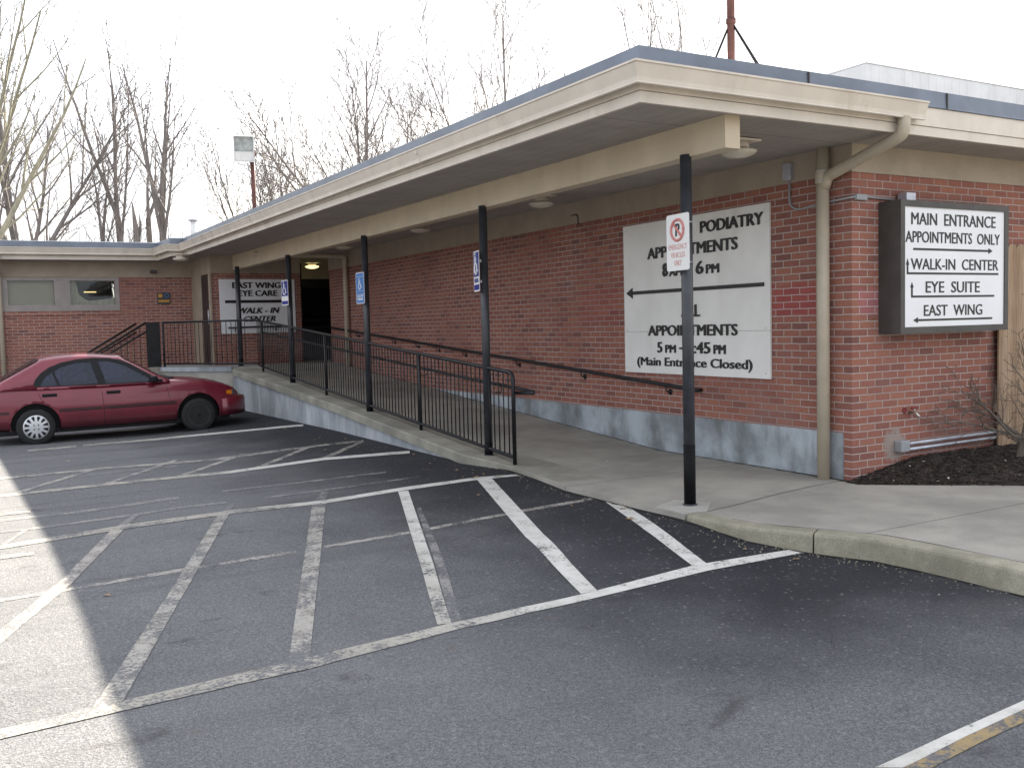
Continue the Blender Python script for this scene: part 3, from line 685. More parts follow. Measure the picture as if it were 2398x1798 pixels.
# window wall with two openings
k = MB(); wx = [(-6.40, -5.20), (-5.20, -4.01)]
k.box(-14, -6.385, WY, WY+.3, -.5, 2.80); k.box(-6.385, -4.02, WY, WY+.3, -.5, 2.055); k.box(-4.02, -2.40, WY, WY+.3, -.5, 2.80); k.box(-6.385, -4.02, WY, WY+.3, 2.79, 2.80)
k.build('wall', 'brick', BD)
k = MB(); k.box(-6.4, -4.0, WY-.025, WY, 1.965, 2.052); k.build('window_sill', 'brick', BD)   # soldier course below the windows
k = MB()   # vestibule
k.box(-.43, -.30, SY+.3, 16.2, .5, 3.05); k.box(0.9, 1.0, 14.35, 16.2, .5, 3.05); k.box(.3, .9, 14.35, 14.4, .5, 3.05)
k.build('vestibule_wall', 'dark', BD)
k = MB(); k.box(-.012, .0, .1, 14.35, -.4, .437); k.build('foundation', 'found', BD)
# frieze boards
k = MB(); k.box(-.016, 0, 0, 14.35, BT-.004, 3.16); k.box(-.016, 9, -.016, 0, BT-.004, 3.16)
k.build('frieze_board', 'tan', BD)
k = MB(); k.box(-2.41, -.43, SY-.016, SY, 2.79, 3.22); k.box(-14, -2.42, WY-.016, WY, 2.80, 3.25); k.box(-2.416, -2.40, SY, WY-.016, 2.79, 3.22); k.box(-.43, .9, 15.98, 16.0, 2.72, 3.2)
k.build('frieze_board', 'tan', BD)

# eaves: profile swept along the fascia line
PATH = [(9, -.594, 0), (-2.84, -.594, 0), (-2.91, 15.33, .115), (-3.18, 15.33, .118), (-3.27, 16.43, .105), (-14, 16.43, .06)]
def sweep(path, prof, name, mat, parent, closed=True):
    k = MB(); n = len(path); rings = []
    for i, (x, y, dz) in enumerate(path):
        p = Vector((x, y))
        d0 = (Vector(path[i][:2])-Vector(path[i-1][:2])).normalized() if i > 0 else None
        d1 = (Vector(path[i+1][:2])-Vector(path[i][:2])).normalized() if i < n-1 else None
        f = lambda d: Vector((-d.y, d.x)) if False else Vector((d.y, -d.x))*-1
        n0 = f(d0) if d0 is not None else None; n1 = f(d1) if d1 is not None else None
        if n0 is None: m_ = n1
        elif n1 is None: m_ = n0
        else:
            m_ = (n0+n1); m_ = m_/(m_.dot(n0))
        rings.append([k.bm.verts.new((x+m_.x*o, y+m_.y*o, z_+dz)) for o, z_ in prof])
    c = len(prof)
    for a, b in zip(rings, rings[1:]):
        for j in range(c if closed else c-1): k.bm.faces.new((a[j], a[(j+1) % c], b[(j+1) % c], b[j]))
    if closed: k.bm.faces.new(rings[0]); k.bm.faces.new(rings[-1][::-1])
    return k.build(name, mat, parent)
sweep(PATH, [(-.03, 3.128), (0, 3.128), (0, 3.30), (-.03, 3.30)], 'fascia', 'cream', BD)
sweep(PATH, [(-.04, 3.045), (-.010, 3.045), (-.010, 3.124), (-.04, 3.124)], 'fascia_trim', 'cream', BD)
sweep(PATH, [(-.06, 3.285), (.010, 3.285), (.016, 3.29), (.010, 3.30), (.004, 3.43), (-.06, 3.445)], 'roof_edge', 'edge', BD)
GP = [(.10, -.594, 0)]+PATH[1:]
sweep(GP, [(.003, 3.172), (.060, 3.150), (.082, 3.146), (.090, 3.152), (.086, 3.163), (.090, 3.19), (.108, 3.235), (.118, 3.262), (.122, 3.278), (.134, 3.280), (.134, 3.294), (.112, 3.294), (.108, 3.27), (.078, 3.18), (.02, 3.185), (.003, 3.28)], 'gutter', 'cream', BD)
# seams in gutter and metal edge
for y in (2.9, 6.1, 9.4, 12.6):
    dz = .115*(y+.594)/15.92; x = -2.84-.07*(y+.594)/15.92
    k = MB(); k.box(x-.1355, x-.05, y, y+.028, 3.28+dz, 3.2955+dz); k.box(x-.1235, x-.11, y, y+.028, 3.235+dz, 3.28+dz); k.box(x-.0925, x-.05, y, y+.028, 3.1445+dz, 3.19+dz); k.build('gutter_joint', 'cream', BD)
for x in (-1.2, .49, 3.2):
    k = MB(); k.box(x, x+.012, -.612, -.60, 3.287, 3.425); k.build('edge_joint', 'boxm', BD)
# soffit + roof
def eave_dz(x, y): return .115*max(0, min(1, (y+.6)/15.9))
sp = [(9, -.57), (-2.815, -.57), (-2.885, 15.35), (-3.15, 15.35), (-3.24, 16.45), (-14, 16.45), (-14, 17.0), (9, 17.0)]
k = MB(); a = [k.bm.verts.new((x, y, 3.062+(eave_dz(x, y) if x > -13 else .06))) for x, y in sp]; b = [k.bm.verts.new((x, y, 3.09+(eave_dz(x, y) if x > -13 else .06))) for x, y in sp]
k.bm.faces.new(a[::-1]); k.bm.faces.new(b)
for i in range(8): k.bm.faces.new((a[i], a[(i+1) % 8], b[(i+1) % 8], b[i]))
bmesh.ops.triangulate(k.bm, faces=[f for f in k.bm.faces if len(f.verts) > 4])
k.build('soffit', 'soffit', BD)
sp = [(9, -.56), (-2.805, -.56), (-2.875, 15.36), (-3.14, 15.36), (-3.23, 16.46), (-14, 16.46), (-14, 30), (9, 30)]
k = MB(); a = [k.bm.verts.new((x, y, 3.20+eave_dz(x, y)-(.05 if x < -13 else 0))) for x, y in sp]; b = [k.bm.verts.new((x, y, 3.405+eave_dz(x, y)-(.05 if x < -13 else 0))) for x, y in sp]
k.bm.faces.new(a[::-1]); k.bm.faces.new(b)
for i in range(8): k.bm.faces.new((a[i], a[(i+1) % 8], b[(i+1) % 8], b[i]))
bmesh.ops.triangulate(k.bm, faces=[f for f in k.bm.faces if len(f.verts) > 4])
k.build('roof', 'roof', BD)
# canopy beam and posts
k = MB(); k.bm.verts.ensure_lookup_table()
prev = None
for y, dz in ((-.46, 0), (15.09, .045)):
    ring = [k.bm.verts.new(p) for p in ((-1.93, y, 2.816+dz), (-1.78, y, 2.816+dz), (-1.78, y, 3.10+dz*2), (-1.93, y, 3.10+dz*2))]
    if prev:
        for j in range(4): k.bm.faces.new((prev[j], prev[(j+1) % 4], ring[(j+1) % 4], ring[j]))
    k.bm.faces.new(ring if prev is None else ring[::-1]); prev = ring
k.build('canopy_beam', 'beam', BD)
PY = [(-1.93, -.0, .004, .047), (-1.945, 3.44, .04, .047), (-1.95, 7.09, .29, .048), (-1.95, 10.88, .56, .048), (-2.055, 14.2, .79, .05)]
for x, y, z0_, r in PY:
    k = MB(); k.tube([(x, y, z0_), (x, y, 2.835+.003*y)], r, 20); k.lathe([(r+.012, z0_), (r+.012, z0_+.012), (r, z0_+.016)], (x, y, 0), 'Z', 20)
    po = k.build('canopy_post', 'post', BD)
    k = MB(); k.tube([(x, y, z0_+.002), (x, y, z0_+(.50 if y < 1 else .15))], r+.0012, 20); k.build('painted_base', 'baseb', po)
# tan corner trim and dark door in the return by the steps
k = MB(); k.box(-2.44, -2.40, SY-.02, SY+.12, .79, 2.80); k.box(-2.44, -2.40, 15.98, WY, .79, 2.80); k.build('door_frame', 'tan', BD)
k = MB(); k.box(-2.425, -2.40, SY+.12, 15.98, .79, 2.78); dr = k.build('door', 'door', BD)
k = MB(); k.tube([(-2.46, 15.22, 1.7), (-2.46, 15.22, 2.0)], .015, 8); k.build('handle', 'galv', dr)
k = MB(); k.box(-.31, .9, 16.0, 16.05, .79, 2.72); dr = k.build('door', 'door', BD)
k = MB(); k.box(-.22, .60, 15.992, 15.999, 1.62, 2.5); k.build('pane', 'glass', dr)
k = MB(); k.tube([(-.1, 15.95, 1.75), (.62, 15.95, 1.75)], .018, 8); k.build('handle', 'black', dr)
# windows: tan surround, pane, blind
for i, (x0, x1) in enumerate(((-6.385, -5.19), (-5.19, -4.02))):
    k = MB(); z0_, z1_ = 2.058, 2.792; y0_ = WY-.02
    px0, px1, pz0, pz1 = (-6.245, -5.345, 2.20, 2.722) if i == 0 else (-5.03, -4.11, 2.19, 2.722)
    k.box(x0, px0, y0_, WY+.15, z0_, z1_); k.box(px1, x1, y0_, WY+.15, z0_, z1_); k.box(px0, px1, y0_, WY+.15, z0_, pz0); k.box(px0, px1, y0_, WY+.15, pz1, z1_)
    wf = k.build('window', 'frame', BD)
    k = MB(); k.box(px0, px1, WY+.05, WY+.056, pz0, pz1); k.build('pane', 'glass', wf)
    k = MB()
    if i == 0: k.box(px0, px1, WY+.11, WY+.12, pz0, pz1)
    else:
        n = 14; top = [(px0+(px1-px0)*j/n, WY+.13+.012*(j % 2)) for j in range(n+1)]
        zz = [pz1 if j < 3 else (pz0+.22-.05*(j-3) if j < 6 else pz0+.09+.015*(j-6)*.5) for j in range(n+1)]
        k.sheet([(x, y, pz0) for x, y in top], [(x, y, z_) for (x, y), z_ in zip(top, zz)])
    k.build('blind', 'blind', wf)
    if i == 1:
        k = MB(); k.box(-4.66, -4.40, WY+.9, WY+.95, 2.50, 2.522); k.build('tube_light', 'tube', wf)
    k = MB(); k.box(px0-.1, px1+.1, WY+1.4, WY+1.42, 1.9, 2.9); k.build('dark_room', 'dark', wf)
# downspouts
def bend(pts, n=5):
    pts = [Vector(p) for p in pts]; res = [pts[0]]
    for i in range(1, len(pts)-1):
        a, b, c = pts[i-1], pts[i], pts[i+1]; r = min(.09, (a-b).length*.45, (c-b).length*.45)
        p0 = b+(a-b).normalized()*r; p1 = b+(c-b).normalized()*r
        for j in range(n+1):
            t = j/n; res.append(p0*(1-t)**2+b*2*t*(1-t)+p1*t*t)
    return res+[pts[-1]]
k = MB(); k.tube([(-.085, .26, .0), (-.085, .26, 3.07)], .059, 20); k.lathe([(.059, 2.74), (.068, 2.745), (.068, 2.86), (.059, 2.87)], (-.085, .26, 0), 'Z', 20)
dsp = k.build('downspout', 'pipe', BD)
k = MB(); k.tube(bend([(-.135, -.655, 3.16), (-.135, -.655, 3.02), (-.085, .20, 2.80), (-.085, .24, 2.70)]), .052, 16); k.build('downspout_branch', 'pipe', dsp)
for z_ in (2.768, 2.852):
    k = MB(); k.tube([(-.085, .26, z_), (-.085, .26, z_+.008)], .0695, 20); k.build('clamp', 'galv', dsp)
k = MB(); k.tube(bend([(-2.0, 13.0, 3.05), (-.10, 13.02, 3.03), (-.08, 13.1, 2.9), (-.08, 13.1, .72)]), .05, 14); k.build('downspout', 'pipe', BD)
k = MB(); k.tube(bend([(-6.42, 16.38, 3.22), (-6.42, 16.38, 3.10), (-6.40, WY-.07, 2.85), (-6.40, WY-.07, -.2)]), .05, 14); k.build('downspout', 'pipe', BD)

# ================================================================ RAILINGS
def zr(y): return ramp(y) if y < 13.9 else .79
RL = thing('ramp_railing', 'black metal baluster railing along the outer edge of the concrete ramp', 'railing', (-1.95, 7.9, .4))
RX = -1.95
topz = lambda y: .9985+.0715*(y-2.84) if y < 12.3 else min(1.675+.07*(y-12.3)*.6, 1.74)
botz = lambda y: .085+.0715*(y-2.84)
k = MB(); k.tube(bend([(RX, 2.84, .01), (RX, 2.84, 1.0), (RX, 4.0, topz(4.0)), (RX, 12.3, topz(12.3)), (RX, 13.35, 1.735)]), .0225, 12); k.build('top_rail', 'black', RL)
k = MB(); k.tube([(RX, 2.84, botz(2.84)), (RX, 12.85, botz(12.85)), (RX, 13.35, .86)], .019, 10); k.build('bottom_rail', 'black', RL)
for y in (5.28, 9.02, 12.85):
    k = MB(); k.tube([(RX, y, ramp(y)), (RX, y, topz(y))], .021, 10); k.build('post', 'black', RL)
k = MB(); k.tube([(0, 0, 0), (0, 0, 1)], .0075, 6); bproto = None
yb = 2.84+.109
while yb < 13.3:
    if min(abs(yb-q) for q in (3.44, 5.28, 7.09, 9.02, 10.88, 12.85)) > .045:
        if bproto is None: bproto = k.build('baluster', 'black', RL); o = bproto
        else: o = bproto.copy(); COL.objects.link(o)
        o.parent = RL; o.matrix_parent_inverse = Matrix.Identity(4); o.location = Vector((RX, yb, botz(yb)))-RL.location
        h_ = topz(yb)-botz(yb); o.scale = (1, 1, h_)
    yb += .109
irz = lambda y: .803+.0665*(y-2.84)
k = MB(); k.tube(bend([(RX+.04, 2.84, irz(2.84)-.02), (-1.86, 2.56, irz(2.7)-.005), (-1.84, 2.60, irz(2.7)+.01), (-1.84, 4, irz(4)), (-1.84, 13.3, irz(13.3))]), .019, 10)
k.build('inner_handrail', 'black', RL)
for y in (3.36, 5.33, 7.2, 9.07, 11.0, 12.9):
    k = MB(); k.tube(bend([(RX, y-.06, irz(y)-.08), (-1.84, y-.06, irz(y)-.08), (-1.84, y-.06, irz(y)-.01)]), .0065, 6); k.build('bracket', 'black', RL)
# landing railing
LR = thing('landing_railing', 'black railing round the ramp landing and down the steps behind the car', 'railing', (-2.9, 14.5, .8))
LP = [(-2.03, 13.5), (-2.30, 13.9), (-2.62, 14.3), (-3.38, 15.45)]
k = MB(); k.tube([(RX, 13.35, 1.735)]+[(x, y, 1.745) for x, y in LP], .022, 10); k.build('top_rail', 'black', LR)
k = MB(); k.tube([(RX, 13.35, .86)]+[(x, y, .86) for x, y in LP], .018, 8); k.build('bottom_rail', 'black', LR)
bp = None
def lerp_path(P_, step):
    res = []
    for a, b in zip(P_, P_[1:]):
        L = math.hypot(b[0]-a[0], b[1]-a[1]); n = max(1, round(L/step))
        for j in range(n): res.append((a[0]+(b[0]-a[0])*j/n, a[1]+(b[1]-a[1])*j/n))
    return res
for x, y in lerp_path(LP, .115)[1:]:
    if bp is None:
        k = MB(); k.tube([(0, 0, 0), (0, 0, .88)], .0075, 6); bp = k.build('baluster', 'black', LR); o = bp
    else: o = bp.copy(); COL.objects.link(o)
    o.parent = LR; o.matrix_parent_inverse = Matrix.Identity(4); o.location = Vector((x, y, .862))-LR.location
for x, y in ((-3.38, 15.45),):
    k = MB(); k.tube([(x, y, .70), (x, y, 1.75)], .024, 10); k.build('post', 'black', LR)
k = MB(); k.box(-3.72, -3.44, 15.46, 15.50, .80, 1.76); k.build('end_panel', 'black', LR)
for dy in (0, 1.35):
    k = MB(); k.tube([(-3.72, 15.45+dy, 1.755), (-4.75, 15.45+dy, 1.13), (-5.3, 15.45+dy, .80), (-5.3, 15.45+dy, -.05)], .024, 10); k.build('stair_rail', 'black', LR)
    k = MB(); k.tube([(-3.72, 15.47+dy, 1.56), (-4.75, 15.47+dy, .95), (-5.3, 15.47+dy, .62)], .018, 10); k.build('stair_rail', 'black', LR)
for i in range(10):
    x = -3.85-.13*i; k = MB(); k.tube([(x, 15.46, .62-.078*i), (x, 15.46, 1.68-.079*i)], .0075, 6); k.build('baluster', 'black', LR)
# sign-wall handrail and ramp wall handrail
wz = lambda y: .60+.0664*y+.012
HR = thing('wall_handrail', 'long black pipe handrail sloping along the brick ramp wall', 'handrail', (-.07, 7.5, 1.1))
k = MB(); k.tube(bend([(-.01, 2.05, wz(2.05)), (-.075, 2.05, wz(2.05)), (-.075, 8, wz(8)), (-.075, 14.1, wz(14.1)), (-.02, 14.2, wz(14.1))]), .022, 12); k.build('rail', 'black', HR)
for y in (2.59, 4.33, 6.03, 7.75, 8.75, 9.6, 10.69, 12.6):
    k = MB(); k.tube(bend([(-.004, y, wz(y)-.085), (-.06, y, wz(y)-.085), (-.075, y, wz(y)-.01)]), .008, 8); k.lathe([(.032, -.004), (.034, -.012), (.02, -.018)], (0, y, wz(y)-.085), 'X', 14); k.build('bracket', 'black', HR)
HR2 = thing('wall_handrail', 'short black handrail across the foot of the east wing sign', 'handrail', (-1.5, SY-.08, 1.6))
k = MB(); k.tube([(-2.10, SY-.10, 1.60), (-1.5, SY-.10, 1.61), (-.92, SY-.10, 1.605)], .02, 10); k.build('rail', 'black', HR2)
for x in (-1.95, -1.05):
    k = MB(); k.tube([(x, SY-.03, 1.53), (x, SY-.09, 1.53), (x, SY-.10, 1.60)], .009, 8); k.build('bracket', 'black', HR2)

# ================================================================ SIGNS
# letters on the ramp wall run along -y when read
def ptxt(s, ya, yb_, z0_, z1_, bold, parent, shear=0, mat='ink'):
    return text_mesh('lettering', s, (-.031, ya, z0_), (0, -1, 0), (0, 0, 1), ya-yb_, z1_-z0_, .008, mat, parent, bold, shear)
PS = thing('podiatry_sign', 'large white podiatry appointments board with raised black letters on brick wall', 'sign', (-.02, 2.2, 1.8))
k = MB(); k.box(-.028, -.004, .99, 3.415, 1.395, 2.665, bevel=.002); k.build('board', 'signw', PS)
k = MB(); k.box(-.029, -.004, .99, 3.415, .905, 1.3925, bevel=.002); k.build('board', 'signw', PS)
for s, a, b, z0_, z1_, bd in (('PODIATRY', 2.012, 1.065, 2.459, 2.582, .028), ('APPOINTMENTS', 2.94, 1.433, 2.239, 2.367, .026), ('8', 2.667, 2.567, 2.023, 2.174, .03), ('AM', 2.547, 2.32, 2.021, 2.108, .03), ('-', 2.26, 2.19, 2.075, 2.095, .02), ('6', 2.091, 1.963, 2.018, 2.158, .03), ('PM', 1.924, 1.717, 2.016, 2.112, .03),
        ('ALL', 2.347, 2.029, 1.558, 1.688, .026), ('APPOINTMENTS', 2.948, 1.446, 1.346, 1.466, .026), ('5', 2.779, 2.688, 1.151, 1.271, .03), ('PM', 2.633, 2.446, 1.152, 1.240, .03), ('-', 2.385, 2.32, 1.195, 1.212, .02), ('7', 2.25, 2.165, 1.151, 1.274, .03), (':45', 2.142, 1.869, 1.15, 1.274, .03), ('PM', 1.818, 1.629, 1.149, 1.245, .03), ('(Main Entrance Closed)', 3.164, 1.235, .966, 1.095, .022)):
    ptxt(s, a, b, z0_, z1_, bd, PS)
k = MB(); k.box(-.038, -.0295, 1.064, 3.25, 1.838, 1.878); k.prism([(-.038, 3.36, 1.858), (-.038, 3.24, 1.795), (-.038, 3.24, 1.921)], (.0085, 0, 0)); k.build('arrow', 'ink', PS)
for y, z_ in ((1.05, 2.6), (1.05, 1.42), (3.36, 2.6), (3.36, 1.42), (1.05, .96), (3.36, .96)): k = MB(); k.lathe([(.007, -.028), (.007, -.032), (.003, -.034)], (0, y, z_), 'X', 8); k.build('screw', 'galv', PS)

BXS = thing('directory_box_sign', 'dark framed box sign with white face listing entrances on the end wall', 'sign', (1.13, -.12, 1.95))
k = MB(); x0, x1, z0_, z1_ = .355, 1.955, 1.345, 2.555; yf = -.245; fr = .058
k.box(x0, x1, yf, -.002, z0_, z0_+fr); k.box(x0, x1, yf, -.002, z1_-fr, z1_); k.box(x0, x0+fr, yf, -.002, z0_+fr, z1_-fr); k.box(x1-fr, x1, yf, -.002, z0_+fr, z1_-fr)
k.build('frame', 'boxm', BXS)
k = MB(); k.box(x0+fr, x1-fr, yf+.012, -.02, z0_+fr, z1_-fr); k.build('face', 'signr', BXS)
def btxt(s, a, b, z0, z1, bd):
    return text_mesh('lettering', s, (a, yf+.0115, z0), (1, 0, 0), (0, 0, 1), b-a, z1-z0, .002, 'ink', BXS, bd)
for s, a, b, z0, z1 in (('MAIN  ENTRANCE', .51, 1.761, 2.337, 2.447), ('APPOINTMENTS  ONLY', .43, 1.83, 2.175, 2.278), ('WALK-IN  CENTER', .505, 1.808, 1.928, 2.03), ('EYE  SUITE', .714, 1.519, 1.716, 1.821), ('EAST  WING', .689, 1.559, 1.501, 1.603)): btxt(s, a, b, z0, z1, .014)
k = MB(); ya, yb2 = yf+.0095, yf+.0115
def bar(a, b, z0, z1): k.box(a, b, ya, yb2, z0, z1)
def tri(p): k.prism([(x, ya, z_) for x, z_ in p], (0, yb2-ya, 0))
bar(.539, 1.66, 2.105, 2.125); tri([(1.715, 2.115), (1.65, 2.143), (1.65, 2.087)])
bar(.449, 1.81, 1.884, 1.903); bar(.449, .472, 1.903, 1.975); tri([(.4605, 2.03), (.437, 1.97), (.484, 1.97)])
bar(.510, 1.747, 1.672, 1.691); bar(.510, .533, 1.691, 1.77); tri([(.5215, 1.815), (.498, 1.765), (.545, 1.765)])
bar(.60, 1.716, 1.455, 1.474); tri([(.541, 1.4645), (.606, 1.492), (.606, 1.437)])
k.build('arrow', 'ink', BXS)

ES = thing('east_wing_sign', 'white east wing and walk-in center board with black letters on far wall', 'sign', (-1.4, SY, 2.0))
k = MB(); k.box(-2.242, -.575, SY-.03, SY-.003, 1.475, 2.66, bevel=.002); k.build('board', 'signr', ES)
for s, a, b, z0, z1, bd, sh in (('EAST WING', -1.965, -.891, 2.464, 2.592, .03, 0), ('EYE CARE', -1.845, -.971, 2.29, 2.417, .03, 0), ('WALK - IN', -1.86, -.934, 1.911, 2.036, .03, .25), ('CENTER', -1.745, -1.035, 1.729, 1.849, .03, .25)):
    text_mesh('lettering', s, (a, SY-.031, z0), (1, 0, 0), (0, 0, 1), b-a, z1-z0, .008, 'ink', ES, bd, sh)
k = MB(); k.box(-2.13, -.70, SY-.038, SY-.031, 2.14, 2.203); k.build('bar', 'ink', ES)

def wheelchair(k, c, ux, s, mk):
    """access symbol drawn with small tubes in the sign plane: head, body, wheel, leg"""
    P2 = lambda a, b: c+ux*(a*s)+Vector((0, 0, b*s))
    def line(pts, r): k.tube([P2(*p) for p in pts], r*s, 6)
    line([(-.10, .44), (-.10, .38)], .062)
    line([(-.10, .34), (-.075, .02), (.14, .00), (.25, -.30), (.34, -.26)], .046)
    line([(-.09, .20), (.11, .20)], .036)
    line([(.23*math.cos(t)-.03, .25*math.sin(t)-.16) for t in [2.0+i*.33 for i in range(14)]], .042)
def post_sign(name, label, px_, py_, a, kind):
    ux = Vector((-cos(a), -sin(a), 0)); nn = Vector((ux.y, -ux.x, 0))     # reading direction, outward normal
    if nn.x > 0: nn = -nn
    zc = {1: 2.14, 2: 2.12, 3: 2.10, 4: 2.19}[kind]; c = Vector((px_, py_, zc))+nn*.085
    S = thing(name, label, 'sign', tuple(c), 'parking signs on the canopy posts')
    w_, h_ = .152, .225
    def rr_poly(w, h, r):
        pts = []
        for cx_, cz_, a0 in ((w-r, h-r, 0), (-w+r, h-r, pi/2), (-w+r, -h+r, pi), (w-r, -h+r, 1.5*pi)):
            for j in range(5): t = a0+j*pi/8; pts.append((cx_+r*cos(t), cz_+r*sin(t)))
        return pts
    def plate(w, h, r, off, th, mat, nm, cz=0.0):
        k = MB(); k.prism([c+ux*x+Vector((0, 0, z_+cz))+nn*off for x, z_ in rr_poly(w, h, r)], nn*th); return k.build(nm, mat, S)
    plate(w_, h_, .02, 0, .003, 'white', 'plate')
    def t(s, cx_, cz_, wd, ht, mat, bd=.02): text_mesh('lettering', s, c+ux*(cx_-wd/2)+Vector((0, 0, cz_-ht/2))+nn*.0036, ux, (0, 0, 1), wd, ht, .0006, mat, S, bd)
    if kind == 1:
        k = MB(); R_ = .083; cc = c+Vector((0, 0, .098))+nn*.0052
        k.tube([cc+ux*(R_*cos(i*pi/16))+Vector((0, 0, R_*sin(i*pi/16))) for i in range(33)], .0115, 6)
        k.tube([cc+ux*(-.06)+Vector((0, 0, .06)), cc+ux*.06+Vector((0, 0, -.06))], .0105, 6); k.build('prohibition_ring', 'pink', S)
        t('P', 0, .098, .062, .10, 'ink', .03)
        t('EMERGENCY', 0, -.035, .25, .042, 'pinkl'); t('VEHICLES', 0, -.10, .19, .042, 'pinkl'); t('ONLY', 0, -.163, .10, .042, 'pinkl')
        for dz in (.16, -.16):
            k = MB(); k.tube([(px_+.02, py_-.052, zc+dz), (px_-.09, py_-.052, zc+dz)], .007, 8); k.build('strap', 'galv', S)
    else:
        col = 'blue2' if kind == 3 else 'blue'
        if kind == 3:
            plate(w_-.010, h_-.010, .014, .003, .0006, col, 'panel')
            k = MB()
            for z_ in (.165, -.045, -.09): k.tube([c+ux*(-.135)+Vector((0, 0, z_))+nn*.004, c+ux*.135+Vector((0, 0, z_))+nn*.004], .0025, 6)
            wheelchair(k, c+nn*.0045+Vector((0, 0, .06)), ux, .19, None); k.build('access_symbol', 'white', S)
            t('HANDICAPPED', 0, -.115, .24, .026, 'white'); t('PARKING', 0, -.158, .21, .042, 'white')
        else:
            plate(w_-.014, .135, .008, .003, .0006, col, 'panel', .075); plate(w_-.014, .030, .006, .003, .0006, col, 'panel', -.178)
            k = MB(); wheelchair(k, c+nn*.0045+Vector((0, 0, .078)), ux, .27, None); k.build('access_symbol', 'white', S)
            if kind == 2: t('PARKING', 0, -.102, .23, .05, col)
    if kind != 1:
        for dz in (.10, -.13):
            k = MB(); k.box(px_-.06, px_, py_-.02, py_+.02, zc+dz, zc+dz+.03); k.build('strap', 'galv', S)
    return S
post_sign('no_parking_sign', 'white no parking emergency vehicles sign on the nearest post', PY[0][0], PY[0][1], radians(86), 1)
post_sign('accessible_parking_sign', 'dark blue accessible parking sign, turned edge-on, at the railing end post', PY[1][0], PY[1][1], radians(74), 2)
post_sign('accessible_parking_sign', 'light blue handicapped parking sign halfway along the railing', PY[2][0], PY[2][1], radians(92), 3)
post_sign('accessible_parking_sign', 'dark blue accessible parking sign in front of the east wing board', PY[3][0], PY[3][1], radians(96), 4)

NS = thing('wall_plaque', 'small dark plaque with orange and blue marks on brick by windows', 'plaque', (-3.07, WY, 2.3))
k = MB(); k.box(-3.215, -2.925, WY-.015, WY-.002, 2.185, 2.455); k.build('board', 'boxm', NS)
k = MB(); k.box(-3.19, -3.10, WY-.018, WY-.015, 2.34, 2.425); k.box(-3.19, -2.95, WY-.018, WY-.015, 2.235, 2.285); k.build('marking', 'orange', NS)
k = MB(); k.tube([(-3.01+.045*cos(i*pi/8), WY-.018, 2.385+.045*sin(i*pi/8)) for i in range(17)], .009, 6); k.build('ring', 'blue2', NS)

# ================================================================ WALL AND CEILING FITTINGS
def ceil_light(x, y, z, label, lit=False, plate=True):
    T = thing('ceiling_light', label, 'ceiling light', (x, y, z), 'canopy ceiling lights')
    k = MB(); k.box(x-.14, x+.14, y-.14, y+.14, z-.018, z, bevel=.004); k.build('plate', 'cream', T)
    k = MB(); k.lathe([(.085, z-.018), (.095, z-.055), (.085, z-.075)], (x, y, 0), 'Z', 20); k.build('collar', 'cream', T)
    k = MB(); k.lathe([(.09, z-.075), (.155, z-.088), (.16, z-.10), (.13, z-.125), (.07, z-.145), (.01, z-.15)], (x, y, 0), 'Z', 24); k.build('globe', 'lit' if lit else 'lampg', T)
    return T
ceil_light(-1.10, .28, 3.06, 'round glass ceiling light at the near corner of the canopy')
ceil_light(-.78, 4.07, 3.09, 'round ceiling light between the first and second canopy posts')
ceil_light(-.84, 7.56, 3.115, 'round ceiling light above the middle of the ramp')
ceil_light(-.84, 11.05, 3.14, 'small round ceiling light near the far end of the ramp')
ceil_light(-.05, 15.38, 3.07, 'glowing yellow ceiling light above the dark entrance door', True)
ceil_light(-3.05, 14.9, 3.17, 'pale ceiling light under the far eave above the landing')
CO = thing('conduit_run', 'thin grey conduit bending round the brick corner to a junction box', 'conduit', (0, .5, 2.6))
k = MB(); k.tube(bend([(-.022, .73, 2.98), (-.022, .73, 2.60), (-.022, .62, 2.545), (-.022, .30, 2.575), (-.022, -.02, 2.585), (.08, -.022, 2.60), (.55, -.022, 2.585)]), .010, 8); k.build('pipe', 'grey', CO)
k = MB(); k.box(-.06, 0, .68, .78, 2.84, 3.0, bevel=.004); k.build('switch_box', 'galv', CO)
k = MB(); k.box(.585, .715, -.13, -.03, 2.556, 2.645, bevel=.004); k.build('junction_box', 'galv', CO)
k = MB(); k.box(.02, .16, -.04, -.008, 2.565, 2.615); k.build('elbow', 'grey', CO)
SP = thing('wall_spigot', 'small brass hose spigot with red handle on end wall', 'spigot', (.79, 0, .58))
k = MB(); k.tube(bend([(.79, 0, .585), (.79, -.08, .585), (.80, -.11, .54)]), .014, 10); k.tube([(.79, -.06, .585), (.79, -.06, .63)], .008, 8); k.build('tap', 'brass', SP)
k = MB(); k.tube([(.745, -.06, .632), (.835, -.06, .632)], .011, 8); k.lathe([(.016, 0), (.03, -.004), (.03, -.009)], (.72, 0, .61), 'Y', 10); k.build('handle', 'red', SP)
PP = thing('wall_pipes', 'pair of pale pipes running low along the end wall above mulch', 'pipe', (1.3, -.05, .27))
for z_ in (.298, .243):
    k = MB(); k.tube([(.58, -.05, z_-.006), (2.1, -.05, z_+.004)], .017, 10); k.build('pipe', 'galv', PP)
k = MB(); k.box(.575, .70, -.085, 0, .222, .33, bevel=.01); k.build('coupling', 'grey', PP)
CM = thing('security_camera', 'tiny dark security camera under the eave beside the windows', 'camera', (-3.3, WY, 2.92))
k = MB(); k.box(-3.36, -3.22, WY-.22, WY-.06, 2.89, 2.955, bevel=.008); k.build('camera_body', 'boxm', CM)
k = MB(); k.tube([(-3.29, WY-.016, 2.96), (-3.29, WY-.10, 2.95)], .015, 8); k.build('bracket', 'boxm', CM)
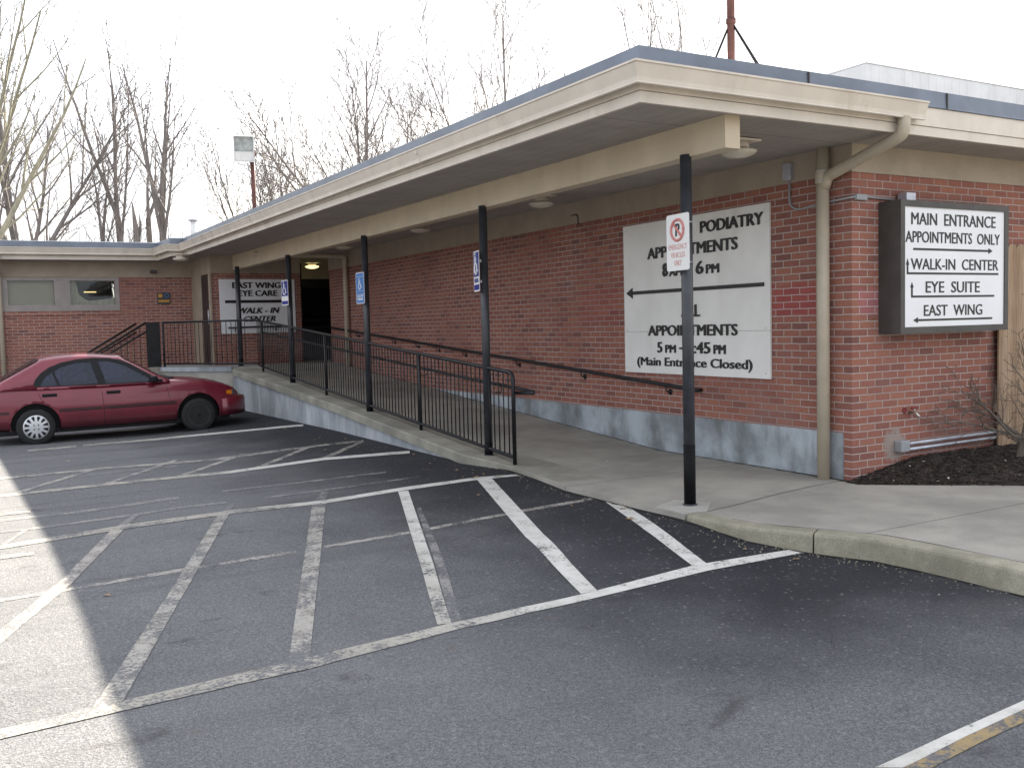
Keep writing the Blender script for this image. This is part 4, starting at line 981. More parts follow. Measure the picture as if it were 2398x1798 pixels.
HK = tag(MB().tube(bend([(-.02, 4.55, 2.93), (-.02, 4.40, 2.93), (-.02, 4.40, 2.80)]), .011, 6).build('cable_stub', 'boxm'), 'short dark cable stub on tan frieze right of second post', 'cable')

# ================================================================ FENCE, SHRUB
FE = thing('wooden_fence', 'tall natural wood plank fence at the right end of brick wall', 'fence', (3.6, -.08, .1))
x = 2.075; i = 0
while x < 5.2:
    wd = .139; k = MB(); z1_ = 2.205+.006*sin(i*7)
    k.prism([(x, -.075, .1), (x+wd, -.075, .1), (x+wd, -.075, z1_-.035), (x+wd-.035, -.075, z1_), (x+.035, -.075, z1_), (x, -.075, z1_-.035)], (0, .018, 0)); k.build('plank', 'wood', FE)
    x += .143; i += 1
for z_ in (.5, 1.8):
    k = MB(); k.box(2.07, 5.2, -.055, -.018, z_, z_+.09); k.build('rail', 'wood', FE)

def fork_tree(name, label, cat, base, height, r0, seed, bark, twig, tf=.45, limbs=4, fan=.4, kids=(9, 6, 5), side=3, up=.34, lean=(0, 0), twig_r=.0145, group=None, wob=.065, klen=.42, wide=1.0):
    """bare deciduous tree: trunk that forks into rising limbs, side branches, twigs and fine twigs"""
    T = thing(name, label, cat, base, group); R_ = random.Random(seed)
    trunk, crown = MB(), MB(); U = lambda a, b: R_.uniform(a, b)
    def path(p, d, L, r, rend, n, wb, upw):
        pts, rs, q, dd = [p.copy()], [r], p.copy(), d.copy()
        for i in range(n):
            dd = (dd+Vector((U(-1, 1), U(-1, 1), U(-.6, .6)))*wb+Vector((0, 0, upw))).normalized()
            q = q+dd*(L/n); pts.append(q.copy()); rs.append(r+(rend-r)*(i+1)/n)
        return pts, rs
    def off(pts, rs, t, ang, az):
        n = len(pts)-1; f = min(t, .995)*n; i = int(f); u = f-i
        ax = (pts[i+1]-pts[i]).normalized(); sd = Matrix.Rotation(az, 3, ax) @ ax.orthogonal().normalized()
        return pts[i].lerp(pts[i+1], u), (ax*cos(ang)+sd*sin(ang)).normalized(), rs[i]*(1-u)+rs[i+1]*u
    def grow(p, d, L, r, lev):
        n = (0, 8, 5, 4, 3)[lev]; rend = max(twig_r*.5, r*(.22 if lev < 3 else .5))
        pts, rs = path(p, d, L, r, rend, n, wob*(1, 1, 1.4, 1.7, 2.0)[lev], up*(.0, .10, .16, .14, .10)[lev])
        crown.tube(pts, rs, (0, 6, 4, 3, 3)[lev], cap=False)
        if lev == 4: return
        nk = kids[lev-1]; nk = max(2, int(nk*U(.8, 1.2)))
        for j in range(nk):
            t = (.16 if lev == 1 else .2)+.82*(j+R_.random())/nk
            pp, nd, rr_ = off(pts, rs, t, U(.35, .75)*(1.0 if lev > 1 else 1.1-.4*t), j*2.4+U(-.6, .6))
            grow(pp, nd, L*klen*U(.75, 1.25)*(1.15-.55*t), max(twig_r, min(rr_*.6, r*.42)), lev+1)
    L0 = height*tf
    pts, rs = path(Vector(base), Vector((lean[0], lean[1], 1)).normalized(), L0, r0, r0*.66, 7, wob*.45, .02)
    trunk.tube(pts, rs, 10, cap=False)
    for j in range(limbs):
        a = fan*(U(.55, 1.15) if j else .12); pp, nd, rr_ = off(pts, rs, .995 if j < 2 else U(.80, .99), a, j*2*pi/max(1, limbs-1)+U(-.4, .4))
        grow(pp, nd, (height-L0)*(U(.88, 1.05) if j < 2 else U(.62, .98)), r0*(.52 if j < 2 else .38), 1)
    for j in range(side):
        pp, nd, rr_ = off(pts, rs, U(.45, .9), U(.7, 1.1), U(0, 6.28)); grow(pp, nd, height*U(.12, .24), r0*.2, 2)
    zs = sorted(v.co.z for v in crown.bm.verts); top = zs[int(len(zs)*.985)]-base[2]; f = height/top; B_ = Vector(base)
    for m_ in (trunk, crown):
        for v in m_.bm.verts: v.co = B_+Vector(((v.co.x-B_.x)*f*wide, (v.co.y-B_.y)*f*wide, (v.co.z-B_.z)*f))
    trunk.build('trunk', bark, T, fixn=False); crown.build('crown', twig, T, fixn=False)
    return T
G = 'bare trees behind the building'
TL = [
 ('big bare tree with forked trunk and wide crown behind left roof', (-5.27, 32.3, -.7), 14.8, .30, 11, dict(tf=.34, limbs=7, fan=.55, kids=(12, 6, 4), side=7)),
 ('tall slim bare tree, second trunk from the left behind the roof', (-1.73, 32.6, -.7), 14.0, .22, 23, dict(tf=.50, limbs=4, fan=.30, kids=(9, 5, 4), side=6, lean=(-.03, 0), klen=.36, wide=.8)),
 ('short thin bare tree leaning left beside the tall slim one', (-1.95, 32.9, -.7), 9.6, .14, 31, dict(tf=.6, limbs=3, fan=.4, kids=(8, 5, 4), side=3, lean=(-.09, 0), klen=.4)),
 ('tall slim bare tree just left of the roof vent pipe', (-.6, 30.8, -.7), 13.2, .22, 47, dict(tf=.52, limbs=5, fan=.34, kids=(9, 5, 4), side=5, lean=(.03, 0), klen=.38, wide=.85)),
 ('short bare broken-topped tree between the two tall slim trees', (-.95, 32.1, -.7), 9.2, .15, 53, dict(tf=.72, limbs=2, fan=.6, kids=(3, 3, 3), side=2)),
 ('bare tree directly behind the roof floodlight', (4.0, 36.2, -.7), 12.0, .15, 61, dict(tf=.40, limbs=7, fan=.42, kids=(10, 5, 4), side=4, wide=.8)),
 ('narrow bare tree between floodlight and the round crowned tree', (5.96, 37.4, -.7), 12.6, .15, 71, dict(tf=.38, limbs=7, fan=.42, kids=(10, 5, 4), side=5, wide=.8)),
 ('round crowned bare tree above the middle of the canopy', (7.73, 31.8, -.7), 14.0, .21, 83, dict(tf=.40, limbs=10, fan=.92, kids=(13, 7, 4), side=4, wide=.98, up=.36)),
 ('low bare tree half hidden between two larger crowns above canopy', (11.2, 34.2, -.7), 13.2, .18, 97, dict(tf=.42, limbs=7, fan=.6, kids=(10, 5, 4), side=3)),
 ('wide fan shaped bare tree nearest the canopy corner', (12.4, 29.0, -.7), 15.6, .20, 101, dict(tf=.42, limbs=10, fan=.85, kids=(13, 7, 4), side=3, wide=.86, up=.36)),
 ('slender bare treetop left of the red roof mast', (18.3, 25.6, -.7), 17.2, .13, 113, dict(tf=.52, limbs=5, fan=.3, kids=(8, 5, 3), side=2, klen=.36, wide=.75)),
 ('slender bare treetop touching the red roof mast', (19.6, 24.9, -.7), 16.6, .12, 127, dict(tf=.54, limbs=4, fan=.3, kids=(9, 5, 4), side=2, klen=.36, wide=.75)),
]
for lb, b, h, r, sd, kw in TL: fork_tree('bare_tree', lb, 'tree', b, h, r, sd, 'bark', 'twig', group=G, **kw)
fork_tree('bare_tree', 'pale barked bare tree at the far left edge, nearest of all', 'tree', (-6.85, 21.5, -.7), 15.0, .25, 7, 'barkp', 'barkp', group=G, tf=.26, limbs=7, fan=.6, kids=(8, 5, 3), side=4, twig_r=.010)
k = MB(); rr = random.Random(77)
k.tube([(-1.54, 30.2, -.7), (-1.62, 30.2, 3), (-1.66, 30.2, 5.3), (-1.74, 30.2, 6.2)], [.16, .13, .10, .02], 8); k.tube([(-1.62, 30.2, 4.6), (-1.5, 30.2, 5.4), (-1.52, 30.2, 5.8)], [.07, .05, .01], 6)
tag(k.build('dead_snag', 'bark'), 'broken dead tree stump standing between the slim trunks behind roof', 'tree')
# brush fringe behind the far roof: countless thin stems
k = MB()
for i in range(260):
    x = rr.uniform(-11, 3); y = rr.uniform(27, 31); h = rr.uniform(3.6, 5.4); lx = rr.uniform(-.5, .5)
    k.tube([(x, y, -.7), (x+lx*.4, y, h*.6), (x+lx, y+rr.uniform(-.2, .2), h)], [.02, .016, .010], 3, cap=False)
    for j in range(3):
        t = rr.uniform(.5, .95); k.tube([(x+lx*t*.9, y, h*t), (x+lx*t+rr.uniform(-.4, .4), y, h*t+rr.uniform(.2, .6))], [.008, .005], 3, cap=False)
struct(k.build('brush_thicket', 'twig', fixn=False), 'stuff')
# shrub by the fence
fork_tree('bare_shrub', 'small twisted bare shrub in the mulch in front of wooden fence', 'shrub', (1.76, -.50, .05), 1.25, .045, 19, 'shrub', 'shrub', tf=.22, limbs=9, fan=1.25, kids=(9, 6, 5), side=3, twig_r=.0024, wob=.2, up=-.05, klen=.45, lean=(.3, .1))

# ================================================================ ROOF THINGS
k = MB(); k.box(2.30, 9.5, 1.75, 6.5, 3.42, 4.47)
for i in range(48): k.box(2.38+i*.15, 2.40+i*.15, 1.7475, 1.75, 3.45, 4.46)
PH = thing('rooftop_unit', 'white ribbed metal rooftop equipment housing behind the roof edge', 'rooftop unit', (5.9, 4.1, 3.42))
k.build('housing', 'penth', PH)
k = MB(); k.box(2.295, 9.505, 1.742, 6.505, 4.472, 4.484); k.build('cap', 'penth', PH)
MA = thing('roof_mast', 'rusty red steel mast on the roof with four dark stays', 'mast', (2.9, 4.6, 3.45))
k = MB(); k.tube([(3.03, 4.79, 3.42), (3.03, 4.79, 9.5)], .056, 14); k.build('pole', 'rust', MA)
for dx, dy in ((-.42, .30), (-.20, .62), (.22, -.62), (.58, -.30)):
    k = MB(); k.tube([(3.03, 4.79, 5.92), (3.03+dx*1.15, 4.79+dy*1.15-.05, 4.6), (3.03+dx*1.9, 4.79+dy*1.9, 3.42)], .016, 8); k.build('stay', 'black', MA)
k = MB(); k.tube([(3.03, 4.79, 5.88), (3.03, 4.79, 5.95)], .072, 14); k.build('collar', 'rust', MA)
FL = thing('roof_floodlight', 'boxy white floodlight on a red pole above the roof', 'floodlight', (-1.2, 15.9, 3.5))
k = MB(); k.tube([(-1.20, 15.85, 3.45), (-1.20, 15.85, 5.40)], .05, 12); k.build('pole', 'rust', FL)
# lamp box: an open-fronted tapered housing tilted down towards the lot
Mx = Matrix.Translation((-1.42, 15.72, 5.64)) @ Matrix.Rotation(radians(-14), 4, 'Z') @ Matrix.Rotation(radians(16), 4, 'X')
def xf(x, y, z): return Mx @ Vector((x, y, z))
k = MB(); hw, hh, dp, th = .225, .285, .22, .02
F0 = [(-hw, -dp, -hh), (hw, -dp, -hh), (hw, -dp, hh), (-hw, -dp, hh)]; B0 = [(-hw*.9, dp, -hh*.9), (hw*.9, dp, -hh*.9), (hw*.9, dp, hh*.9), (-hw*.9, dp, hh*.9)]
f = [k.bm.verts.new(xf(*p)) for p in F0]; b = [k.bm.verts.new(xf(*p)) for p in B0]
fi = [k.bm.verts.new(xf(x*.9, y, z_*.92)) for x, y, z_ in F0]; bi = [k.bm.verts.new(xf(x*.9, -dp+.12, z_*.92)) for x, y, z_ in F0]
for i in range(4):
    j = (i+1) % 4; k.bm.faces.new((f[i], f[j], b[j], b[i])); k.bm.faces.new((f[i], fi[i], fi[j], f[j])); k.bm.faces.new((fi[i], bi[i], bi[j], fi[j]))
k.bm.faces.new(b); k.bm.faces.new(bi); k.build('housing', 'penth', FL)
k = MB(); k.face([xf(-.2, -dp+.05, -.06), xf(.2, -dp+.05, -.06), xf(.2, -dp+.05, .255), xf(-.2, -dp+.05, .255)]); k.build('lens', 'lens', FL)
k = MB(); k.face([xf(-.2, -dp+.04, -.258), xf(.2, -dp+.04, -.258), xf(.2, -dp+.045, -.065), xf(-.2, -dp+.045, -.065)]); k.build('visor', 'penth', FL)
k = MB(); k.tube([xf(.215, -.02, -.05), xf(.25, .1, -.15), (-1.20, 15.85, 5.40)], .025, 8); k.build('yoke', 'rust', FL)
VP = thing('roof_vent', 'short pale capped vent pipe on the far roof corner', 'vent pipe', (-2.62, 15.6, 3.4))
k = MB(); k.tube([(-2.62, 15.6, 3.45), (-2.62, 15.6, 3.95)], .062, 14); k.build('pipe', 'penth', VP)
k = MB(); k.lathe([(.105, 3.95), (.108, 3.985), (.05, 4.0), (.01, 4.01)], (-2.62, 15.6, 0), 'Z', 16); k.build('cap', 'galv', VP)

# ================================================================ CAR
CAR = thing('parked_car', 'dark red four-door sedan with one silver hubcap parked nose to the ramp wall', 'car', (-6.159, 11.30, -.175))
CAR.rotation_euler = (0, radians(-.62), 0)
L0 = (0, 0, 0)
def interp(tab, x):
    if x <= tab[0][0]: return tab[0][1]
    for (a, va), (b, vb) in zip(tab, tab[1:]):
        if x <= b:
            t = (x-a)/(b-a); return va+(vb-va)*t
    return tab[-1][1]
ZT = [(-.96, .66), (-.93, .88), (-.86, .955), (-.72, .985), (-.48, .985), (-.2, .955), (.08, .915), (1.0, .885), (1.95, .89), (2.06, .90), (2.3, .885), (2.56, .86), (2.8, .815), (2.98, .755), (3.1, .70), (3.17, .63), (3.2, .56), (3.27, .545), (3.31, .50), (3.33, .44)]
ZB = [(-.96, .50), (-.93, .34), (-.8, .26), (-.3, .22), (.3, .20), (2.2, .20), (2.9, .215), (3.2, .225), (3.30, .26), (3.33, .36)]
HW = [(-.96, .56), (-.9, .69), (-.7, .79), (-.3, .825), (.3, .84), (1.5, .843), (2.2, .84), (2.6, .828), (2.9, .79), (3.08, .72), (3.2, .62), (3.29, .50), (3.33, .40)]
def section(x):
    w_, zb, zt = interp(HW, x), interp(ZB, x), interp(ZT, x); h = zt-zb
    s = [(0, zb), (.80*w_, zb), (.945*w_, zb+.05*h), (.985*w_, zb+.16*h), (1.0*w_, zb+.36*h), (1.0*w_, zb+.55*h), (.99*w_, zb+.72*h), (.965*w_, zb+.88*h), (.92*w_, zb+.965*h), (.83*w_, zt), (.5*w_, zt+.018), (0, zt+.024)]
    res = []
    for a, b in zip(s, s[1:]):
        for j in range(3): res.append((a[0]+(b[0]-a[0])*j/3, a[1]+(b[1]-a[1])*j/3))
    return res+[s[-1]]
def side_y(x, z_):
    s = section(x)
    for (ya, za), (yb_, zb) in zip(s[3:], s[4:]):
        if za <= z_ <= zb: t = (z_-za)/(zb-za+1e-9); return ya+(yb_-ya)*t
    return s[12][0]
XS = sorted(set([-.96, -.945, -.92, -.88, -.82, -.72, -.6, -.5, .5, .6, .8, 1.0, 1.2, 1.4, 1.6, 1.8, 1.95, 2.92, 2.95, 2.98, 3.01, 3.04, 3.07, 3.1, 3.12, 3.14, 3.155, 3.17, 3.185, 3.2, 3.23, 3.25, 3.27, 3.285, 3.30, 3.315, 3.33]+[round(-.46+.04*i, 3) for i in range(24)]+[round(2.0+.04*i, 3) for i in range(23)]))
k = MB(); prev = None
for x in XS:
    s = section(x); ring = [(x, y, z_) for y, z_ in s]+[(x, -y, z_) for y, z_ in s[-2:0:-1]]
    ring = [k.bm.verts.new(p) for p in ring]
    if prev:
        for j in range(len(ring)): k.bm.faces.new((prev[j], prev[(j+1) % len(ring)], ring[(j+1) % len(ring)], ring[j]))
    else: k.bm.faces.new(ring)
    prev = ring
k.bm.faces.new(prev[::-1])
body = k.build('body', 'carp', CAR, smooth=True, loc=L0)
# wheel wells cut into the body
HX = (0.0, 2.462); HZ = .285
k = MB()
for hx in HX:
    for sg in (-1, 1):
        k.lathe([(.352, -.35 if sg < 0 else .35), (.352, .0)] if False else [(.352, -.17), (.352, .17)], (hx, sg*.80, HZ+.015), 'Y', 40)
cut = k.build('wheel_well', 'trim', None, loc=None)
cut.matrix_world = Matrix.Identity(4)
md = body.modifiers.new('arches', 'BOOLEAN'); md.object = cut; md.operation = 'DIFFERENCE'; md.solver = 'EXACT'
par, rot = body.parent, CAR.rotation_euler.copy()
body.parent = None
bpy.context.view_layer.update()
dg = bpy.context.evaluated_depsgraph_get(); me2 = bpy.data.meshes.new_from_object(body.evaluated_get(dg))
body.modifiers.clear(); body.data = me2; body.parent = par
bpy.data.objects.remove(cut)
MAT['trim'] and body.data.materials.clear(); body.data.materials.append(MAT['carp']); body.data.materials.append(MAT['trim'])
for p in body.data.polygons:
    c = p.center; p.material_index = 0; p.use_smooth = True
    for hx in HX:
        if abs(math.hypot(c.x-hx, c.z-HZ-.015)-.352) < .012 and abs(p.normal.y) < .5: p.material_index = 1; p.use_smooth = False
        if math.hypot(c.x-hx, c.z-HZ-.015) < .345 and abs(c.y) < .66: p.material_index = 1; p.use_smooth = False
# dark lip around each arch, splash panel inside
for hx in HX:
    for sg in (-1, 1):
        k = MB(); pts = []
        for i in range(25):
            a = -.25+(pi+.5)*i/24; x, z_ = hx+.355*cos(a), HZ+.015+.355*sin(a)
            if z_ > .2: pts.append((x, sg*(side_y(x, z_)-.002), z_))
        k.tube(pts, .005, 6); k.build('arch_lip', 'carp', CAR, loc=L0)
# greenhouse
def solid_cut(obj, cutters):
    for ct in cutters:
        md = obj.modifiers.new('cut', 'BOOLEAN'); md.object = ct; md.operation = 'DIFFERENCE'; md.solver = 'EXACT'
    bpy.context.view_layer.update()
    dg = bpy.context.evaluated_depsgraph_get(); me = bpy.data.meshes.new_from_object(obj.evaluated_get(dg))
    obj.modifiers.clear(); obj.data = me
    for ct in cutters: bpy.data.objects.remove(ct)
def ty(z_): return .805-(z_-.88)*.50
def TOP(x):
    if x < .14: return .97+(x+.50)/(.64)*(1.318-.97)
    if x < 1.28: t = (x-.14)/1.14; return 1.318+.052*math.sin(pi*min(1, t*1.02)*.93+.12)-.012*t
    return 1.325-(x-1.28)/(2.03-1.28)*(1.325-.885)
k = MB(); prev = None; gx = [-.50, -.4, -.25, -.1, .05, .14, .22, .35, .5, .7, .9, 1.1, 1.2, 1.28, 1.36, 1.5, 1.65, 1.8, 1.95, 2.03]
for x in gx:
    zt = max(TOP(x), .90); zb = .86; z1_ = max(zb+.01, zt-.045); z2_ = max(zb+.015, zt-.012)
    s = [(0, zb), (ty(zb), zb), (ty((zb+z1_)/2), (zb+z1_)/2), (ty(z1_), z1_), (ty(z2_)-.028, z2_), (ty(zt)-.11, zt+.010), (.25, zt+.028), (0, zt+.032)]
    ring = [k.bm.verts.new(p) for p in [(x, y, z_) for y, z_ in s]+[(x, -y, z_) for y, z_ in s[-2:0:-1]]]
    if prev:
        for j in range(len(ring)): k.bm.faces.new((prev[j], prev[(j+1) % len(ring)], ring[(j+1) % len(ring)], ring[j])).smooth = True
    else: k.bm.faces.new(ring)
    prev = ring
k.bm.faces.new(prev[::-1]); cab = k.build('cabin', 'carp', None)
SUR = [(.015, .905), (.0, .945), (.035, 1.02), (.12, 1.115), (.25, 1.20), (.42, 1.262), (.65, 1.302), (.9, 1.315), (1.12, 1.302), (1.30, 1.262), (1.45, 1.19), (1.62, 1.075), (1.80, .96), (1.93, .893), (1.90, .882), (1.0, .882)]
QG = [(.095, .905), (.125, .985), (.195, 1.06), (.275, 1.115), (.345, .905)]
RG = [(.375, .905), (.31, 1.13), (.42, 1.195), (.60, 1.24), (.845, 1.258), (.935, .903)]
FG = [(1.05, .897), (.965, 1.258), (1.10, 1.255), (1.25, 1.22), (1.38, 1.16), (1.55, 1.05), (1.69, .955), (1.725, .895)]
cuts = []
# hollow inside
k = MB(); prev = None
for x in (-.40, -.25, -.1, .05, .14, .3, .5, .7, .9, 1.1, 1.28, 1.5, 1.7, 1.90):
    zt = max(TOP(x)-.045, .915); y0_ = .755-(zt-.88)*.5
    ring = [k.bm.verts.new(p) for p in ((x, -.745, .84), (x, .745, .84), (x, .755-(.90-.88)*.5, .90), (x, y0_-.05, zt), (x, -(y0_-.05), zt), (x, -(.755-.01), .90))]
    if prev:
        for j in range(6): k.bm.faces.new((prev[j], prev[(j+1) % 6], ring[(j+1) % 6], ring[j]))
    else: k.bm.faces.new(ring)
    prev = ring
k.bm.faces.new(prev[::-1]); cuts.append(k.build('cut', 'trim', None))
for P_ in (QG, RG, FG):
    k = MB(); k.prism([(x, -1.0, z_) for x, z_ in P_], (0, 2.0, 0)); cuts.append(k.build('cut', 'trim', None))
def slot(x0, x1, w0, w1):
    k = MB(); a = [(x0, -w0, TOP(x0)-.2), (x0, w0, TOP(x0)-.2), (x1, w1, TOP(x1)-.2), (x1, -w1, TOP(x1)-.2)]; k.prism(a, (0, 0, .35)); return k.build('cut', 'trim', None)
cuts.append(slot(-.43, .075, .63, .49)); cuts.append(slot(1.94, 1.37, .65, .50))
solid_cut(cab, cuts); cab.parent = CAR
cab.data.materials.append(MAT['trim'])
for p in cab.data.polygons:
    cc = p.center; zt = max(TOP(cc.x)-.044, .916)
    p.material_index = 1 if (abs(cc.y) < .757-(cc.z-.88)*.5+.002 and cc.z < zt and -.42 < cc.x < 1.92) else 0
    p.use_smooth = abs(p.normal.y) < .9 and p.material_index == 0 and len(p.vertices) == 4
def side_panel(poly, off, th, mat, name, parent, sg):
    k = MB(); k.prism([(x, sg*(ty(z_)+off), z_) for x, z_ in poly], (0, sg*th, 0)); return k.build(name, mat, parent, loc=L0)
for sg in (-1, 1):
    su = side_panel(SUR, .001, .006, 'trim', 'window_surround', None, sg)
    hc_ = []
    for P_ in (QG, RG, FG):
        k = MB(); k.prism([(x, -1.0, z_) for x, z_ in P_], (0, 2.0, 0)); hc_.append(k.build('cut', 'trim', None))
    solid_cut(su, hc_); su.parent = CAR
    for P_, nm in ((QG, 'quarter_window'), (RG, 'side_window'), (FG, 'side_window')): side_panel(P_, .0005, .002, 'cglass', nm, CAR, sg)
    # chrome reflection strip of the far sill seen through the glass
# windscreen and rear window panes
def pane(x0, x1, w0, w1, nm, lift):
    k = MB(); A = []; B = []; n = 8
    for i in range(n+1):
        u = -1+2*i/n; c0 = .028*(1-u*u)
        A.append((x0, u*w0, TOP(x0)+lift+c0)); B.append((x1, u*w1, TOP(x1)+lift+c0))
    k.sheet(A, B); k.sheet([(x, y, z_-.006) for x, y, z_ in A], [(x, y, z_-.006) for x, y, z_ in B]); k.sheet(A, [(x, y, z_-.006) for x, y, z_ in A]); k.sheet(B, [(x, y, z_-.006) for x, y, z_ in B])
    return k.build(nm, 'cglass', CAR, loc=L0)
pane(-.455, .105, .66, .52, 'rear_window', .013)
pane(1.97, 1.33, .68, .53, 'windscreen', .013)
# dark floor of the cabin, seats, wheel
for p in body.data.polygons:
    if p.center.z > .85 and -.4 < p.center.x < 1.93 and abs(p.center.y) < .74: p.material_index = 1
for x0, y0_, ww in ((1.02, -.37, .25), (1.02, .37, .25), (.18, 0, .62)):
    k = MB(); v = [(x0-.02, y0_-ww, .86), (x0+.12, y0_-ww, .86), (x0-.03, y0_-ww*.85, 1.02), (x0-.13, y0_-ww*.85, 1.02)]
    k.prism(v, (0, ww*2, 0)); k.build('seat', 'seat', CAR, loc=L0)
    for dy in ((0,) if ww < .4 else (-.33, .33)):
        k = MB(); k.box(x0-.17, x0-.07, y0_+dy-.12, y0_+dy+.12, 1.03, 1.165, bevel=.035); k.build('headrest', 'seat', CAR, loc=L0)
k = MB(); k.tube([(1.50+.055*sin(i*pi/10), .37+.18*cos(i*pi/10), .93+.15*sin(i*pi/10)) for i in range(21)], .014, 8); k.build('steering_wheel', 'trim', CAR, loc=L0)
k = MB(); k.box(1.60, 1.90, -.68, .68, .86, .925, bevel=.03); k.build('dashboard', 'trim', CAR, loc=L0)
# seams, moulding, sill
def side_strip(pts, wd, out_, mat, name, sg):
    k = MB(); n = len(pts); A = []; B = []
    for i, (x, z_) in enumerate(pts):
        a, b = Vector(pts[max(i-1, 0)]), Vector(pts[min(i+1, n-1)]); t = (b-a).normalized(); nn = Vector((-t.y, t.x))*wd/2
        A.append((x+nn.x, sg*(side_y(x+nn.x, z_+nn.y)+out_), z_+nn.y)); B.append((x-nn.x, sg*(side_y(x-nn.x, z_-nn.y)+out_), z_-nn.y))
    k.sheet(A, B)
    k.sheet([(x, y-sg*(out_+.004), z_) for x, y, z_ in A], [(x, y-sg*(out_+.004), z_) for x, y, z_ in B]); k.sheet(A, [(x, y-sg*(out_+.004), z_) for x, y, z_ in A]); k.sheet(B, [(x, y-sg*(out_+.004), z_) for x, y, z_ in B])
    return k.build(name, mat, CAR, loc=L0)
lin = lambda a, b, n: [(a[0]+(b[0]-a[0])*i/n, a[1]+(b[1]-a[1])*i/n) for i in range(n+1)]
for sg in (-1, 1):
    side_strip([(.065, .88), (.068, .80), (.085, .73), (.13, .66), (.20, .605), (.27, .565), (.32, .53)], .007, .0015, 'trim', 'door_seam', sg)
    side_strip(lin((.975, .88), (1.0, .25), 10), .007, .0015, 'trim', 'door_seam', sg)
    side_strip(lin((1.955, .88), (2.0, .62), 5)+[(2.04, .50), (2.05, .30)], .007, .0015, 'trim', 'door_seam', sg)
    side_strip(lin((.34, .524), (.96, .522), 6), .042, .016, 'moulding', 'side_moulding', sg)
    side_strip(lin((1.0, .522), (2.1, .528), 8), .042, .016, 'moulding', 'side_moulding', sg)
    side_strip(lin((-.92, .52), (-.36, .525), 5), .042, .014, 'moulding', 'side_moulding', sg)
    side_strip(lin((.35, .235), (2.12, .235), 12), .06, .004, 'trim', 'sill', sg)
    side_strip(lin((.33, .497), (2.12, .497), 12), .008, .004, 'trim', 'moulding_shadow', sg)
    for hx_, hz_ in ((.215, .765), (1.145, .755)):
        k = MB(); y = side_y(hx_, hz_); y0_, y1_ = sorted((sg*(y-.005), sg*(y+.026))); k.box(hx_-.105, hx_+.105, y0_, y1_, hz_-.024, hz_+.024, bevel=.011); k.build('door_handle', 'trim', CAR, loc=L0)
    k = MB(); y0_, y1_ = sorted((sg*.84, sg*1.0)); k.box(1.70, 1.815, y0_, y1_, .875, .985, bevel=.03); y0_, y1_ = sorted((sg*.77, sg*.87)); k.box(1.77, 1.90, y0_, y1_, .885, .925, bevel=.01); k.build('wing_mirror', 'trim', CAR, loc=L0)
    # front lamp cluster follows the corner
    k = MB(); A = []; B = []
    for i in range(9):
        x = 3.045+.13*i/8; A.append((x, sg*(side_y(x, .60)+.006), .585)); B.append((x, sg*(side_y(x, min(.665, interp(ZT, x)-.02))+.006), min(.672, interp(ZT, x)-.015)))
    A.append((3.185, sg*.30, .585)); B.append((3.165, sg*.30, .62)); k.sheet(A, B); k.build('headlight', 'lamp', CAR, loc=L0)
    k = MB(); A = []; B = []
    for i in range(5):
        x = 2.945+.10*i/4; A.append((x, sg*(side_y(x, .60)+.007), .60-.012*i/4)); B.append((x, sg*(side_y(x, .655)+.007), .66+.008*i/4))
    k.sheet(A, B); k.build('indicator', 'amber', CAR, loc=L0)
    k = MB(); k.box(-.955, -.90, min(sg*.42, sg*.70), max(sg*.42, sg*.70), .72, .87, bevel=.01); k.build('tail_light', 'red', CAR, loc=L0)
# front bumper
k = MB(); prev = None
for x, w_ in ((2.86, .805), (3.0, .775), (3.12, .715), (3.22, .62), (3.30, .50), (3.345, .38)):
    ring = [k.bm.verts.new(p) for p in ((x, -w_-.004, .24), (x, -w_-.014, .34), (x, -w_-.014, .50), (x-.01, -w_+.03, .545), (x-.01, w_-.03, .545), (x, w_+.014, .50), (x, w_+.014, .34), (x, w_+.004, .24))]
    if prev:
        for j in range(8): k.bm.faces.new((prev[j], prev[(j+1) % 8], ring[(j+1) % 8], ring[j])).smooth = True
    else: k.bm.faces.new(ring)
    prev = ring
k.bm.faces.new(prev[::-1])
bump_ = k.build('bumper', 'carp', CAR, loc=L0)
k = MB(); k.box(3.337, 3.352, -.33, .33, .27, .38); k.build('grille', 'trim', bump_, loc=L0)
k = MB(); k.box(2.05, 2.14, -.55, .55, .905, .935, bevel=.012); k.build('wiper_cowl', 'trim', CAR, loc=L0)
k = MB(); k.box(-.6, 3.0, -.70, .70, .16, .24); k.build('underbody', 'trim', CAR, loc=L0)
